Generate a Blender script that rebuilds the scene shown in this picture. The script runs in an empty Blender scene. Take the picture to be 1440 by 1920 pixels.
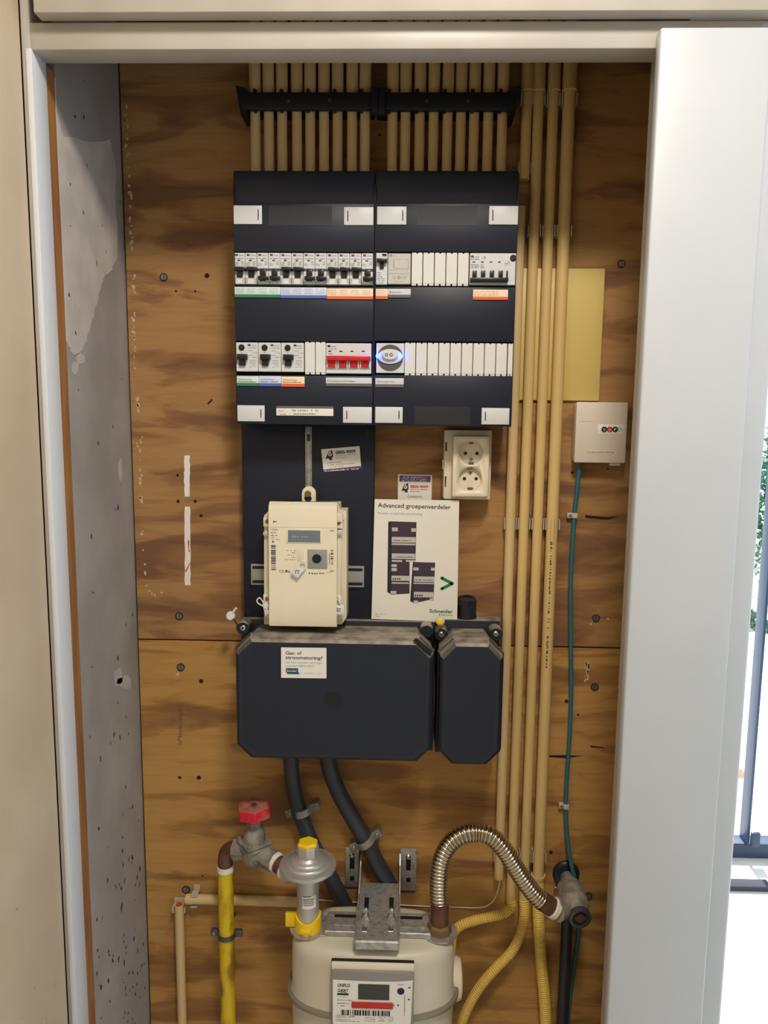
import bpy, bmesh, math, random
from mathutils import Vector, Matrix
random.seed(7)
SC = bpy.context.scene
COL = SC.collection
R_ = math.radians

# ---------------------------------------------------------------- camera
CAM = Vector((0.0, -1.25, 1.55))
YAW, PIT, ROL, FPX = R_(1.492), R_(7.388), R_(0.60), 1400.0
_f = Vector((-math.sin(YAW) * math.cos(PIT), math.cos(YAW) * math.cos(PIT), -math.sin(PIT)))
_r = _f.cross(Vector((0, 0, 1))).normalized()
_u = _r.cross(_f)
_r, _u = _r * math.cos(ROL) + _u * math.sin(ROL), -_r * math.sin(ROL) + _u * math.cos(ROL)
cd = bpy.data.cameras.new('camera')
cam = bpy.data.objects.new('camera', cd)
COL.objects.link(cam)
cd.sensor_fit = 'VERTICAL'
cd.sensor_height = 36.0
cd.lens = 36.0 * FPX / 1920.0
cd.clip_start = 0.02
cam.matrix_world = Matrix(((_r.x, _u.x, -_f.x, CAM.x), (_r.y, _u.y, -_f.y, CAM.y), (_r.z, _u.z, -_f.z, CAM.z), (0, 0, 0, 1)))
SC.camera = cam

# ---------------------------------------------------------------- light and exposure
SC.view_settings.view_transform = 'Standard'
SC.view_settings.look = 'None'
SC.view_settings.gamma = 1.0
SC.view_settings.use_curve_mapping = False
SC.view_settings.exposure = 0.0
wd = bpy.data.worlds.new('sky')
SC.world = wd
wd.use_nodes = True
wd.node_tree.nodes['Background'].inputs[0].default_value = (0.66, 0.82, 1.0, 1)
wd.node_tree.nodes['Background'].inputs[1].default_value = 1.9


def light(name, kind, loc, energy, color, size=0.3, aim=None, rot=None):
    d = bpy.data.lights.new(name, kind)
    d.energy = energy
    d.color = color
    if kind == 'AREA':
        d.shape = 'DISK'
        d.size = size
    elif kind == 'SUN':
        d.angle = size
    o = bpy.data.objects.new(name, d)
    COL.objects.link(o)
    o.location = loc
    if aim:
        o.rotation_euler = (Vector(aim) - Vector(loc)).to_track_quat('-Z', 'Y').to_euler()
    return o


light('ceiling_lamp_light', 'AREA', (0.15, -1.06, 2.50), 17.0, (1.0, 0.915, 0.81), 0.26, aim=(0.1, -0.6, 0.0))
light('garden_sun', 'SUN', (2, 4, 5), 7, (1.0, 0.96, 0.9), R_(1), aim=(1.8, -0.2, 0.0))


# ---------------------------------------------------------------- pixel -> place
def ray(px, py):
    return _f * FPX + _r * (px - 720) - _u * (py - 960)


def W(px, py, dep=0.0):
    """the point seen at (px,py) on the vertical plane standing dep in front of the back wall"""
    d = ray(px, py)
    t = (-dep - CAM.y) / d.y
    return CAM + d * t


def WX(px, py, x):
    d = ray(px, py)
    return CAM + d * ((x - CAM.x) / d.x)


def WZ(px, py, z):
    d = ray(px, py)
    return CAM + d * ((z - CAM.z) / d.z)


def S(px, py, dep):
    return (W(px + 1, py, dep) - W(px, py, dep)).length


def RX(p, dep):
    px0, py0, px1, py1 = p
    xm, ym = (px0 + px1) / 2, (py0 + py1) / 2
    return W(px0, ym, dep).x, W(px1, ym, dep).x, W(xm, py1, dep).z, W(xm, py0, dep).z


# ---------------------------------------------------------------- materials
def lin(c):
    return tuple(((v / 255) / 12.92 if v <= 10 else ((v / 255 + 0.055) / 1.055) ** 2.4) for v in c) + (1.0,)


def nd(nt, t, **k):
    n = nt.nodes.new(t)
    for a, b in k.items():
        setattr(n, a, b)
    return n


def mat(name, col, rough=0.5, metal=0.0, col2=None, scale=20.0, stretch=(1, 1, 1), lo=0.4, hi=0.6, bump=0.0, bscale=200.0, emit=None, estr=0.0, detail=4.0, distort=0.0, spec=0.5):
    m = bpy.data.materials.new(name)
    m.use_nodes = True
    nt = m.node_tree
    b = nt.nodes['Principled BSDF']
    b.inputs['Base Color'].default_value = lin(col)
    b.inputs['Roughness'].default_value = rough
    b.inputs['Metallic'].default_value = metal
    b.inputs['Specular IOR Level'].default_value = spec
    tc = nd(nt, 'ShaderNodeTexCoord')
    if col2 is not None:
        mp = nd(nt, 'ShaderNodeMapping')
        mp.inputs['Scale'].default_value = stretch
        nt.links.new(tc.outputs['Object'], mp.inputs[0])
        no = nd(nt, 'ShaderNodeTexNoise')
        no.inputs['Scale'].default_value = scale
        no.inputs['Detail'].default_value = detail
        no.inputs['Distortion'].default_value = distort
        nt.links.new(mp.outputs[0], no.inputs['Vector'])
        rp = nd(nt, 'ShaderNodeValToRGB')
        rp.color_ramp.elements[0].position = lo
        rp.color_ramp.elements[0].color = lin(col)
        rp.color_ramp.elements[1].position = hi
        rp.color_ramp.elements[1].color = lin(col2)
        nt.links.new(no.outputs[0], rp.inputs[0])
        nt.links.new(rp.outputs[0], b.inputs['Base Color'])
    if bump:
        n2 = nd(nt, 'ShaderNodeTexNoise')
        n2.inputs['Scale'].default_value = bscale
        nt.links.new(tc.outputs['Object'], n2.inputs['Vector'])
        bp = nd(nt, 'ShaderNodeBump')
        bp.inputs['Strength'].default_value = bump
        bp.inputs['Distance'].default_value = 0.001
        nt.links.new(n2.outputs[0], bp.inputs['Height'])
        nt.links.new(bp.outputs[0], b.inputs['Normal'])
    if emit:
        b.inputs['Emission Color'].default_value = lin(emit)
        b.inputs['Emission Strength'].default_value = estr
    return m


def plywood(name, light_c, mid_c, dark_c, seed):
    m = bpy.data.materials.new(name)
    m.use_nodes = True
    nt = m.node_tree
    b = nt.nodes['Principled BSDF']
    b.inputs['Roughness'].default_value = 0.62
    b.inputs['Specular IOR Level'].default_value = 0.25
    tc = nd(nt, 'ShaderNodeTexCoord')
    L = nt.links.new

    def noise(sx, sz, scale, detail, dist, off):
        mp = nd(nt, 'ShaderNodeMapping')
        mp.inputs['Scale'].default_value = (sx, 1, sz)
        mp.inputs['Location'].default_value = (off, seed, off * 2)
        L(tc.outputs['Object'], mp.inputs[0])
        n = nd(nt, 'ShaderNodeTexNoise')
        n.inputs['Scale'].default_value = scale
        n.inputs['Detail'].default_value = detail
        n.inputs['Distortion'].default_value = dist
        L(mp.outputs[0], n.inputs['Vector'])
        return n
    big = noise(1.7, 7.5, 2.5, 4.5, 0.8, 1.3)
    r1 = nd(nt, 'ShaderNodeValToRGB')
    e = r1.color_ramp.elements
    e[0].position = 0.36
    e[0].color = lin(dark_c)
    e[1].position = 0.60
    e[1].color = lin(light_c)
    x = e.new(0.475)
    x.color = lin(mid_c)
    x = e.new(0.505)
    x.color = lin([(a + 3 * c) / 4 for a, c in zip(mid_c, light_c)])
    L(big.outputs[0], r1.inputs[0])
    fine = noise(1.0, 12, 12, 5, 0.2, 4.1)
    r2 = nd(nt, 'ShaderNodeValToRGB')
    r2.color_ramp.elements[0].position = 0.35
    r2.color_ramp.elements[0].color = (0.90, 0.88, 0.85, 1)
    r2.color_ramp.elements[1].position = 0.62
    r2.color_ramp.elements[1].color = (1.02, 1.01, 1.0, 1)
    L(fine.outputs[0], r2.inputs[0])
    mx = nd(nt, 'ShaderNodeMix', data_type='RGBA', blend_type='MULTIPLY')
    mx.inputs[0].default_value = 0.8
    L(r1.outputs[0], mx.inputs[6])
    L(r2.outputs[0], mx.inputs[7])
    # thin dark growth lines
    ln = noise(0.25, 2.4, 7.5, 3, 0.5, 9.7)
    r3 = nd(nt, 'ShaderNodeValToRGB')
    r3.color_ramp.elements[0].position = 0.485
    r3.color_ramp.elements[0].color = (1, 1, 1, 1)
    r3.color_ramp.elements[1].position = 0.515
    r3.color_ramp.elements[1].color = (1, 1, 1, 1)
    k = r3.color_ramp.elements.new(0.5)
    k.color = (0.80, 0.74, 0.70, 1)
    L(ln.outputs[0], r3.inputs[0])
    m2 = nd(nt, 'ShaderNodeMix', data_type='RGBA', blend_type='MULTIPLY')
    m2.inputs[0].default_value = 0.6
    L(mx.outputs[2], m2.inputs[6])
    L(r3.outputs[0], m2.inputs[7])
    L(m2.outputs[2], b.inputs['Base Color'])
    bp = nd(nt, 'ShaderNodeBump')
    bp.inputs['Strength'].default_value = 0.15
    bp.inputs['Distance'].default_value = 0.001
    L(fine.outputs[0], bp.inputs['Height'])
    L(bp.outputs[0], b.inputs['Normal'])
    return m


def dusty(name, col, dust, rough=0.5, lo=0.35, hi=0.6):
    """plastic with pale dust lying on its upward faces"""
    m = mat(name, col, rough)
    nt = m.node_tree
    b = nt.nodes['Principled BSDF']
    L = nt.links.new
    ge = nd(nt, 'ShaderNodeNewGeometry')
    sp = nd(nt, 'ShaderNodeSeparateXYZ')
    L(ge.outputs['Normal'], sp.inputs[0])
    rp = nd(nt, 'ShaderNodeValToRGB')
    rp.color_ramp.elements[0].position = 0.25
    rp.color_ramp.elements[1].position = 0.7
    L(sp.outputs[2], rp.inputs[0])
    tc = nd(nt, 'ShaderNodeTexCoord')
    no = nd(nt, 'ShaderNodeTexNoise')
    no.inputs['Scale'].default_value = 38
    no.inputs['Detail'].default_value = 6
    L(tc.outputs['Object'], no.inputs['Vector'])
    r2 = nd(nt, 'ShaderNodeValToRGB')
    r2.color_ramp.elements[0].position = lo
    r2.color_ramp.elements[0].color = (0.35, 0.35, 0.35, 1)
    r2.color_ramp.elements[1].position = hi
    L(no.outputs[0], r2.inputs[0])
    mu = nd(nt, 'ShaderNodeMath', operation='MULTIPLY')
    L(rp.outputs[0], mu.inputs[0])
    L(r2.outputs[0], mu.inputs[1])
    mx = nd(nt, 'ShaderNodeMix', data_type='RGBA')
    L(mu.outputs[0], mx.inputs[0])
    mx.inputs[6].default_value = lin(col)
    mx.inputs[7].default_value = lin(dust)
    L(mx.outputs[2], b.inputs['Base Color'])
    return m


M = {}
M['ply_up'] = plywood('ochre_plywood', (172, 132, 84), (152, 112, 72), (126, 90, 64), 0.0)
M['ply_lo'] = plywood('ochre_plywood_lower', (190, 146, 84), (170, 126, 70), (140, 100, 64), 5.3)
M['ply_edge'] = mat('plywood_edge', (70, 44, 28), 0.8)
M['raw_wood'] = mat('raw_timber', (160, 108, 56), 0.7, col2=(138, 90, 48), scale=14, stretch=(6, 6, 0.6))
M['concrete'] = mat('grey_concrete', (150, 142, 136), 0.85, col2=(168, 160, 153), scale=9, lo=0.35, hi=0.7, bump=0.15, bscale=60, detail=8)
M['plaster'] = mat('pale_plaster', (196, 186, 176), 0.9, col2=(182, 173, 164), scale=20, bump=0.25, bscale=90, detail=8)
M['pit'] = mat('dark_pit', (70, 64, 62), 0.9)
M['frame'] = mat('cream_white_paint', (186, 180, 170), 0.4, col2=(178, 171, 160), scale=7, bump=0.08, bscale=40)
M['frame_w'] = mat('white_paint', (216, 218, 222), 0.35, bump=0.05, bscale=50)
M['door'] = mat('white_door_paint', (196, 200, 205), 0.38, col2=(191, 196, 201), scale=4, bump=0.05, bscale=30)
M['cream_wall'] = mat('cream_wall_paint', (200, 182, 156), 0.75, col2=(192, 172, 145), scale=5, bump=0.4, bscale=50)
M['plaster_wall'] = mat('white_wall_plaster', (225, 222, 215), 0.8)
M['stain'] = mat('brown_stain', (160, 132, 102), 0.8)
M['floor'] = mat('pale_floor', (224, 220, 212), 0.4, col2=(214, 209, 200), scale=3)
M['conduit'] = mat('cream_conduit', (218, 190, 138), 0.42, col2=(210, 180, 128), scale=9, stretch=(1, 1, 0.3))
M['conduit2'] = mat('old_yellow_conduit', (220, 188, 124), 0.42, col2=(212, 180, 120), scale=7, stretch=(1, 1, 0.3))
M['flex'] = mat('yellow_flex_conduit', (236, 200, 100), 0.4)
M['black'] = mat('black_plastic', (28, 33, 48), 0.42, spec=0.35, bump=0.1, bscale=1500)
M['black2'] = mat('black_satin_plastic', (30, 32, 40), 0.5)
M['black_dark'] = mat('deep_black_plastic', (14, 15, 20), 0.6)
M['black_tex'] = mat('black_grained_plastic', (32, 38, 52), 0.5, spec=0.35, bump=0.5, bscale=900)
M['box_dust'] = dusty('dusty_black_plastic', (27, 32, 44), (156, 144, 126), 0.5)
M['bracket'] = mat('black_bracket_plastic', (24, 26, 34), 0.5)
M['white_pl'] = mat('white_plastic', (212, 215, 216), 0.4)
M['white_pl2'] = mat('off_white_plastic', (220, 221, 218), 0.4)
M['grey_pl'] = mat('light_grey_plastic', (196, 194, 188), 0.45)
M['slit'] = mat('dark_slit', (40, 40, 42), 0.7)
M['print'] = mat('grey_print', (84, 82, 88), 0.7)
M['print_l'] = mat('pale_grey_print', (150, 148, 146), 0.7)
M['print_k'] = mat('black_print', (26, 24, 32), 0.7)
M['tog'] = mat('black_toggle', (22, 24, 30), 0.35)
M['red_tog'] = mat('red_toggle', (205, 26, 40), 0.35)
M['ind_red'] = mat('red_mark', (150, 40, 50), 0.5)
M['ind_green'] = mat('green_mark', (60, 110, 96), 0.5)
M['g_pale'] = mat('pale_green_paper', (206, 226, 214), 0.6)
M['g_band'] = mat('green_band', (46, 122, 92), 0.6)
M['b_pale'] = mat('pale_blue_paper', (206, 214, 240), 0.6)
M['b_band'] = mat('blue_band', (76, 104, 170), 0.6)
M['o_pale'] = mat('pale_orange_paper', (246, 218, 186), 0.6)
M['o_band'] = mat('orange_band', (222, 96, 44), 0.6)
M['w_pale'] = mat('pale_grey_paper', (206, 208, 212), 0.6)
M['w_band'] = mat('grey_band', (96, 96, 98), 0.6)
M['paper'] = mat('white_paper', (236, 232, 222), 0.6)
M['cream_pl'] = mat('cream_meter_plastic', (236, 226, 200), 0.38, col2=(232, 220, 192), scale=10)
M['cream_pl2'] = mat('cream_meter_side_plastic', (228, 216, 190), 0.4)
M['lcd'] = mat('grey_display', (112, 126, 134), 0.2)
M['lcd_dark'] = mat('dark_display', (58, 60, 50), 0.15)
M['opt'] = mat('grey_metal_port', (160, 164, 162), 0.35, metal=0.3)
M['steel'] = mat('galvanised_steel', (186, 186, 180), 0.42, metal=0.6, col2=(150, 149, 143), scale=140, lo=0.45, hi=0.7, detail=8)
M['steel_b'] = mat('bright_steel', (215, 215, 210), 0.22, metal=1.0)
M['steel_d'] = mat('dull_dark_steel', (96, 102, 102), 0.45, metal=0.7)
M['hose'] = mat('stainless_corrugated_hose', (206, 196, 176), 0.2, metal=1.0)
M['alu'] = mat('cast_aluminium', (196, 193, 187), 0.36, metal=0.55, bump=0.2, bscale=300)
M['cast'] = mat('grey_cast_iron', (158, 151, 138), 0.6, metal=0.1, col2=(122, 114, 103), scale=50, bump=0.6, bscale=250)
M['rust'] = mat('brown_primed_pipe', (104, 66, 50), 0.6, col2=(84, 52, 42), scale=40)
M['brass'] = mat('dull_bronze_nut', (132, 104, 66), 0.5, metal=0.4)
M['tape'] = mat('white_sealing_tape', (232, 224, 208), 0.7, bump=0.8, bscale=200)
M['gas_y'] = mat('dirty_yellow_pipe', (222, 188, 24), 0.42, col2=(146, 118, 24), scale=34, stretch=(1, 1, 0.45), lo=0.46, hi=0.60, detail=8)
M['cap_y'] = mat('yellow_cap', (246, 206, 22), 0.4)
M['meter'] = mat('cream_enamel', (214, 206, 184), 0.4, col2=(206, 198, 176), scale=6)
M['meter_seam'] = mat('grey_seam_band', (148, 140, 124), 0.45, metal=0.4)
M['clear'] = mat('grey_window_bezel', (140, 136, 128), 0.25)
M['redbar'] = mat('red_bar', (190, 44, 44), 0.4)
M['wheel_red'] = mat('worn_red_handwheel', (205, 26, 48), 0.45, col2=(190, 110, 96), scale=30, lo=0.5, hi=0.62)
M['wheel_top'] = mat('worn_pink_handwheel', (176, 112, 100), 0.55, col2=(140, 70, 66), scale=40)
M['cable'] = mat('black_rubber_cable', (52, 56, 64), 0.42)
M['clampgrey'] = mat('grey_clamp_metal', (150, 146, 136), 0.5, metal=0.4, bump=0.5, bscale=300)
M['teal'] = mat('teal_cable', (46, 104, 116), 0.4)
M['clip'] = mat('pale_grey_clip', (190, 182, 164), 0.5)
M['wire'] = mat('white_wire', (225, 220, 210), 0.4)
M['cover_y'] = mat('yellow_cover_plate', (214, 190, 112), 0.45)
M['odf'] = mat('beige_box_plastic', (220, 208, 192), 0.45)
M['odf_print'] = mat('dark_blue_print', (32, 34, 66), 0.6)
M['odf_red'] = mat('red_print', (196, 44, 44), 0.6)
M['green'] = mat('green_print', (24, 128, 84), 0.6)
M['purple'] = mat('purple_print', (88, 70, 130), 0.6)
M['purple_d'] = mat('dark_purple_print', (44, 30, 78), 0.6)
M['red_print'] = mat('red_number_print', (206, 60, 50), 0.6)
M['teal_p'] = mat('teal_print', (20, 84, 110), 0.6)
M['photo_dark'] = mat('printed_dark_picture', (62, 50, 66), 0.6)
M['photo_side'] = mat('printed_darker_picture', (40, 32, 44), 0.6)
M['led'] = mat('blue_led', (40, 90, 255), 0.3, emit=(18, 66, 255), estr=70.0)
M['screw'] = mat('zinc_screw', (140, 138, 130), 0.4, metal=0.7)
M['screw_d'] = mat('dark_washer', (62, 60, 58), 0.6, metal=0.4)
M['hole'] = mat('dark_hole', (30, 20, 14), 0.9)
M['white_smudge'] = mat('white_paint_smear', (205, 180, 145), 0.8)
M['red_cap'] = mat('red_conduit_end', (196, 70, 44), 0.5)
M['grout'] = mat('patio_paving', (238, 236, 230), 0.7, col2=(226, 224, 218), scale=6)
M['win'] = mat('dark_blue_window_frame', (52, 74, 104), 0.4)
M['mat'] = mat('dark_doormat', (70, 70, 84), 0.9)
M['leaf'] = mat('green_leaf', (84, 132, 88), 0.5, col2=(58, 104, 76), scale=12)
M['brick'] = mat('reddish_brick', (188, 120, 92), 0.8)
M['glass'] = None


# ---------------------------------------------------------------- mesh builder
class MB:
    def __init__(s):
        s.bm = bmesh.new()

    def box(s, x0, x1, y0, y1, z0, z1, bev=0.0, seg=2, mtx=None):
        m = Matrix.Translation(((x0 + x1) / 2, (y0 + y1) / 2, (z0 + z1) / 2)) @ Matrix.Diagonal((abs(x1 - x0), abs(y1 - y0), abs(z1 - z0), 1))
        g = bmesh.ops.create_cube(s.bm, size=1.0, matrix=(mtx @ m) if mtx else m)
        if bev > 0:
            es = list({e for v in g['verts'] for e in v.link_edges})
            bmesh.ops.bevel(s.bm, geom=es, offset=bev, segments=seg, profile=0.5, affect='EDGES', clamp_overlap=True)
        return s

    def pbox(s, p, d0, d1, bev=0.0, seg=2):
        x0, x1, z0, z1 = RX(p, d1)
        return s.box(x0, x1, -d0, -d1, z0, z1, bev, seg)

    def prism(s, pts, y0, y1, bev=0.0, seg=2):
        """pts: (x,z) outline, extruded from y0 to y1"""
        a = [s.bm.verts.new((x, y0, z)) for x, z in pts]
        b = [s.bm.verts.new((x, y1, z)) for x, z in pts]
        n = len(pts)
        fs = [s.bm.faces.new(a), s.bm.faces.new(b[::-1])]
        for i in range(n):
            fs.append(s.bm.faces.new((a[i], b[i], b[(i + 1) % n], a[(i + 1) % n])))
        if bev:
            es = list(fs[1].edges)
            bmesh.ops.bevel(s.bm, geom=es, offset=bev, segments=seg, profile=0.5, affect='EDGES', clamp_overlap=True)
        return s

    def loft(s, rings, cap=True):
        vr = [[s.bm.verts.new(p) for p in r] for r in rings]
        n = len(vr[0])
        for a, b in zip(vr, vr[1:]):
            for i in range(n):
                s.bm.faces.new((a[i], a[(i + 1) % n], b[(i + 1) % n], b[i]))
        if cap:
            s.bm.faces.new(vr[0][::-1])
            s.bm.faces.new(vr[-1])
        return s

    def tube(s, path, r, n=14, cap=True, prof=None):
        P = [Vector(p) for p in path]
        t = (P[1] - P[0]).normalized()
        up = Vector((0, 1, 0)) if abs(t.y) < 0.9 else Vector((1, 0, 0))
        nx = t.cross(up).normalized()
        rings = []
        for i, p in enumerate(P):
            if i == 0:
                tt = (P[1] - P[0])
            elif i == len(P) - 1:
                tt = (P[-1] - P[-2])
            else:
                tt = (P[i + 1] - P[i - 1])
            if tt.length < 1e-9:
                tt = t.copy()
            tt.normalize()
            nx = (nx - tt * nx.dot(tt)).normalized()
            by = tt.cross(nx)
            rr = r[i] if isinstance(r, (list, tuple)) else r
            rings.append([p + (nx * math.cos(2 * math.pi * k / n) + by * math.sin(2 * math.pi * k / n)) * rr for k in range(n)])
        return s.loft(rings, cap)

    def cyl(s, p0, p1, r, n=24, r1=None):
        return s.tube([p0, p1], [r, r if r1 is None else r1], n)

    def lathe(s, o, ax, prof, n=32):
        """prof: (radius, distance along ax)"""
        o = Vector(o)
        ax = Vector(ax).normalized()
        return s.tube([o + ax * (t + i * 1e-7) for i, (r, t) in enumerate(prof)], [max(r, 1e-5) for r, t in prof], n) if False else s._lathe(o, ax, prof, n)

    def _lathe(s, o, ax, prof, n):
        up = Vector((0, 0, 1)) if abs(ax.z) < 0.9 else Vector((1, 0, 0))
        a = ax.cross(up).normalized()
        b = ax.cross(a)
        rings = [[o + ax * t + (a * math.cos(2 * math.pi * k / n) + b * math.sin(2 * math.pi * k / n)) * max(r, 1e-5) for k in range(n)] for r, t in prof]
        return s.loft(rings)

    def disc(s, px, py, dep, rpx, th=0.0006, n=20, sx=1.0):
        c = W(px, py, dep)
        r = rpx * S(px, py, dep)
        pts = [(c.x + math.cos(2 * math.pi * k / n) * r * sx, c.z + math.sin(2 * math.pi * k / n) * r) for k in range(n)]
        return s.prism(pts, -(dep - 0.001), -(dep + th))

    def ring(s, px, py, dep, r0, r1, th=0.0006, n=24):
        c = W(px, py, dep)
        k = S(px, py, dep)
        rings = []
        for i in range(n + 1):
            a = 2 * math.pi * i / n
            ca, sa = math.cos(a), math.sin(a)
            rings.append([Vector((c.x + ca * rr * k, -(dep + t), c.z + sa * rr * k)) for rr, t in ((r0, -0.001), (r1, -0.001), (r1, th), (r0, th))])
        return s.loft(rings, False)

    def poly(s, pxs, dep, th=0.0006, back=0.0005):
        pts = [W(x, y, dep) for x, y in pxs]
        return s.prism([(p.x, p.z) for p in pts], -(dep - back), -(dep + th))

    def text(s, t, px, py, w, h, dep, rot=0.0, th=0.00015, bold=0.0):
        """t with its left baseline at (px,py), w x h pixels (h = capital height), printed on the plane dep"""
        cu = bpy.data.curves.new('t', 'FONT')
        cu.body = t
        cu.size = 1.0
        cu.resolution_u = 2
        cu.offset = bold
        o = bpy.data.objects.new('t', cu)
        COL.objects.link(o)
        bpy.context.view_layer.update()
        me = o.evaluated_get(bpy.context.evaluated_depsgraph_get()).to_mesh()
        vs = [v.co.copy() for v in me.vertices]
        fs = [tuple(p.vertices) for p in me.polygons]
        o.to_mesh_clear()
        bpy.data.objects.remove(o)
        bpy.data.curves.remove(cu)
        if not vs:
            return s
        x0 = min(v.x for v in vs)
        x1 = max(v.x for v in vs)
        c = W(px, py, dep)
        k = S(px, py, dep)
        sx = w * k / max(x1 - x0, 1e-6)
        sz = h * k / 0.73
        ca, sa = math.cos(rot), math.sin(rot)
        nv = []
        for v in vs:
            a, b = (v.x - x0) * sx, v.y * sz
            nv.append(s.bm.verts.new((c.x + a * ca - b * sa, -(dep + th), c.z + a * sa + b * ca)))
        for f in fs:
            try:
                s.bm.faces.new([nv[i] for i in f])
            except ValueError:
                pass
        return s

    def greek(s, px, py, w, h, dep, rot=0.0, words=None, th=0.00015):
        """a row of small unreadable print: little strokes"""
        c = W(px, py, dep)
        k = S(px, py, dep)
        ca, sa = math.cos(rot), math.sin(rot)
        a = 0.0
        while a < w:
            g = random.uniform(0.7, 1.4) * h
            if random.random() < 0.82:
                b0, b1 = random.choice([(0, 1), (0, 0.75), (0.1, 0.8), (0, 0.7)])
                e = min(a + g * 0.72, w)
                q = [(a, b0 * h), (e, b0 * h), (e, b1 * h), (a, b1 * h)]
                vs = [s.bm.verts.new((c.x + (x * ca - y * sa) * k, -(dep + th), c.z + (x * sa + y * ca) * k)) for x, y in q]
                s.bm.faces.new(vs)
            a += g
        return s

    def bars(s, px, py, w, h, dep, n, vert=False, th=0.00015):
        """barcode; stripes run across, w x h from top-left"""
        k = S(px, py, dep)
        c = W(px, py, dep)
        a = 0.0
        tot = h if vert else w
        step = tot / n
        while a < tot:
            b = min(a + step * random.choice([0.4, 0.6, 1.1, 1.6]), tot)
            if vert:
                q = [(0, -a), (w, -a), (w, -b), (0, -b)]
            else:
                q = [(a, 0), (b, 0), (b, -h), (a, -h)]
            vs = [s.bm.verts.new((c.x + x * k, -(dep + th), c.z + y * k)) for x, y in q]
            s.bm.faces.new(vs)
            a = b + step * random.choice([0.4, 0.6, 1.0])
        return s

    def build(s, name, m, parent=None, smooth=0.6, label=None):
        bmesh.ops.recalc_face_normals(s.bm, faces=s.bm.faces)
        if parent is not None:
            r = parent
            off = Vector(r['_o']) if '_o' in r else Vector((0, 0, 0))
        else:
            if s.bm.verts:
                xs = [v.co for v in s.bm.verts]
                off = Vector(((min(v.x for v in xs) + max(v.x for v in xs)) / 2, (min(v.y for v in xs) + max(v.y for v in xs)) / 2, min(v.z for v in xs)))
            else:
                off = Vector()
        bmesh.ops.translate(s.bm, vec=-off, verts=s.bm.verts)
        me = bpy.data.meshes.new(name)
        s.bm.to_mesh(me)
        s.bm.free()
        if smooth:
            me.polygons.foreach_set('use_smooth', [True] * len(me.polygons))
            me.set_sharp_from_angle(angle=smooth)
        me.materials.append(M[m])
        o = bpy.data.objects.new(name, me)
        COL.objects.link(o)
        if parent is not None:
            o.parent = parent
        else:
            o.location = off
        o['_o'] = tuple(off)
        if label:
            o['label'] = label
        ALL.append(o)
        return o


ALL = []


def tag(o, label=None, cat=None, group=None, kind=None):
    if label:
        o['label'] = label
    if cat:
        o['category'] = cat
    if group:
        o['group'] = group
    if kind:
        o['kind'] = kind
    return o


def thing(name, loc, label, cat, group=None):
    o = bpy.data.objects.new(name, None)
    o.empty_display_size = 0.02
    COL.objects.link(o)
    o.location = loc
    o['_o'] = tuple(loc)
    ALL.append(o)
    return tag(o, label, cat, group)


def kids(o):
    return [c for c in KIDS.get(o.name, [])]


KIDS = {}


def dup(root, loc, label, group=None):
    ch = [c for c in ALL if c.parent == root]
    sub = {c.name: [g for g in ALL if g.parent == c] for c in ch}
    r = root.copy()
    COL.objects.link(r)
    r.location = loc
    r['_o'] = tuple(loc)
    r['label'] = label
    if group:
        r['group'] = group
    ALL.append(r)
    for c in ch:
        n = c.copy()
        COL.objects.link(n)
        n.parent = r
        ALL.append(n)
        for g in sub[c.name]:
            q = g.copy()
            COL.objects.link(q)
            q.parent = n
            ALL.append(q)
    return r


def smooth_path(pts, n=8):
    """Catmull-Rom through the points"""
    P = [Vector(p) for p in pts]
    P = [P[0] * 2 - P[1]] + P + [P[-1] * 2 - P[-2]]
    out = []
    for i in range(1, len(P) - 2):
        for k in range(n):
            t = k / n
            a, b, c, d = P[i - 1], P[i], P[i + 1], P[i + 2]
            out.append(0.5 * ((2 * b) + (c - a) * t + (2 * a - 5 * b + 4 * c - d) * t * t + (3 * b - a - 3 * c + d) * t ** 3))
    out.append(P[-2])
    return out


def resample(path, step):
    out = [path[0]]
    acc = 0.0
    for a, b in zip(path, path[1:]):
        L = (b - a).length
        while acc + L >= step:
            t = (step - acc) / L
            a = a.lerp(b, t)
            out.append(a.copy())
            L = (b - a).length
            acc = 0.0
        acc += L
    return out


def corrugated(mb, path, r, pitch, amp, n=20, k=6, sharp=0.7):
    P = resample(path, pitch / k)
    rr = [r + amp * (2 * abs(math.cos(math.pi * i / k)) ** sharp - 1) for i in range(len(P))]
    return mb.tube(P, rr, n)


# ================================================================ SETTING
ZT = 2.60
XL = W(246, 900, 0).x            # concrete side wall of the closet
XR = W(1164, 1300, 0).x
XJ = XL                          # left reveal
XJR = W(1178, 1000, 0.25).x      # right reveal
XEND = W(1413, 1100, 0.285).x    # end of the wall block on the right
XLW = W(98, 1300, 0.289).x - 0.001      # cream wall beside the camera
ZH = W(640, 119, 0.25).z         # header underside


def struct(name, mb, m, parent=None, **k):
    o = mb.build(name, m, parent, **k)
    if parent is None:
        o['kind'] = 'structure'
    return o


struct('floor', MB().box(-1.2, 2.7, -3.0, 1.35, -0.10, 0.0), 'floor')
struct('ceiling', MB().box(-1.2, 2.7, -3.0, 1.35, ZT, ZT + 0.12), 'plaster_wall')
wb = struct('wall_back', MB().box(XL - 0.10, XEND - 0.002, 0.021, 0.14, 0, ZT), 'concrete')
wl = struct('wall_closet_left', MB().box(XL - 0.10, XL, -0.225, 0.0205, 0, ZT), 'concrete')
struct('wall_closet_right', MB().box(XR, XEND - 0.004, -0.240, 0.0205, 0, ZT), 'concrete')
lw = struct('wall_left', MB().box(XLW - 0.10, XLW, -3.0, -0.2885, 0, ZT), 'cream_wall')
struct('wall_far_left', MB().box(-1.2, XL - 0.105, -0.2885, 1.35, 0, ZT), 'plaster_wall')
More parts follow.
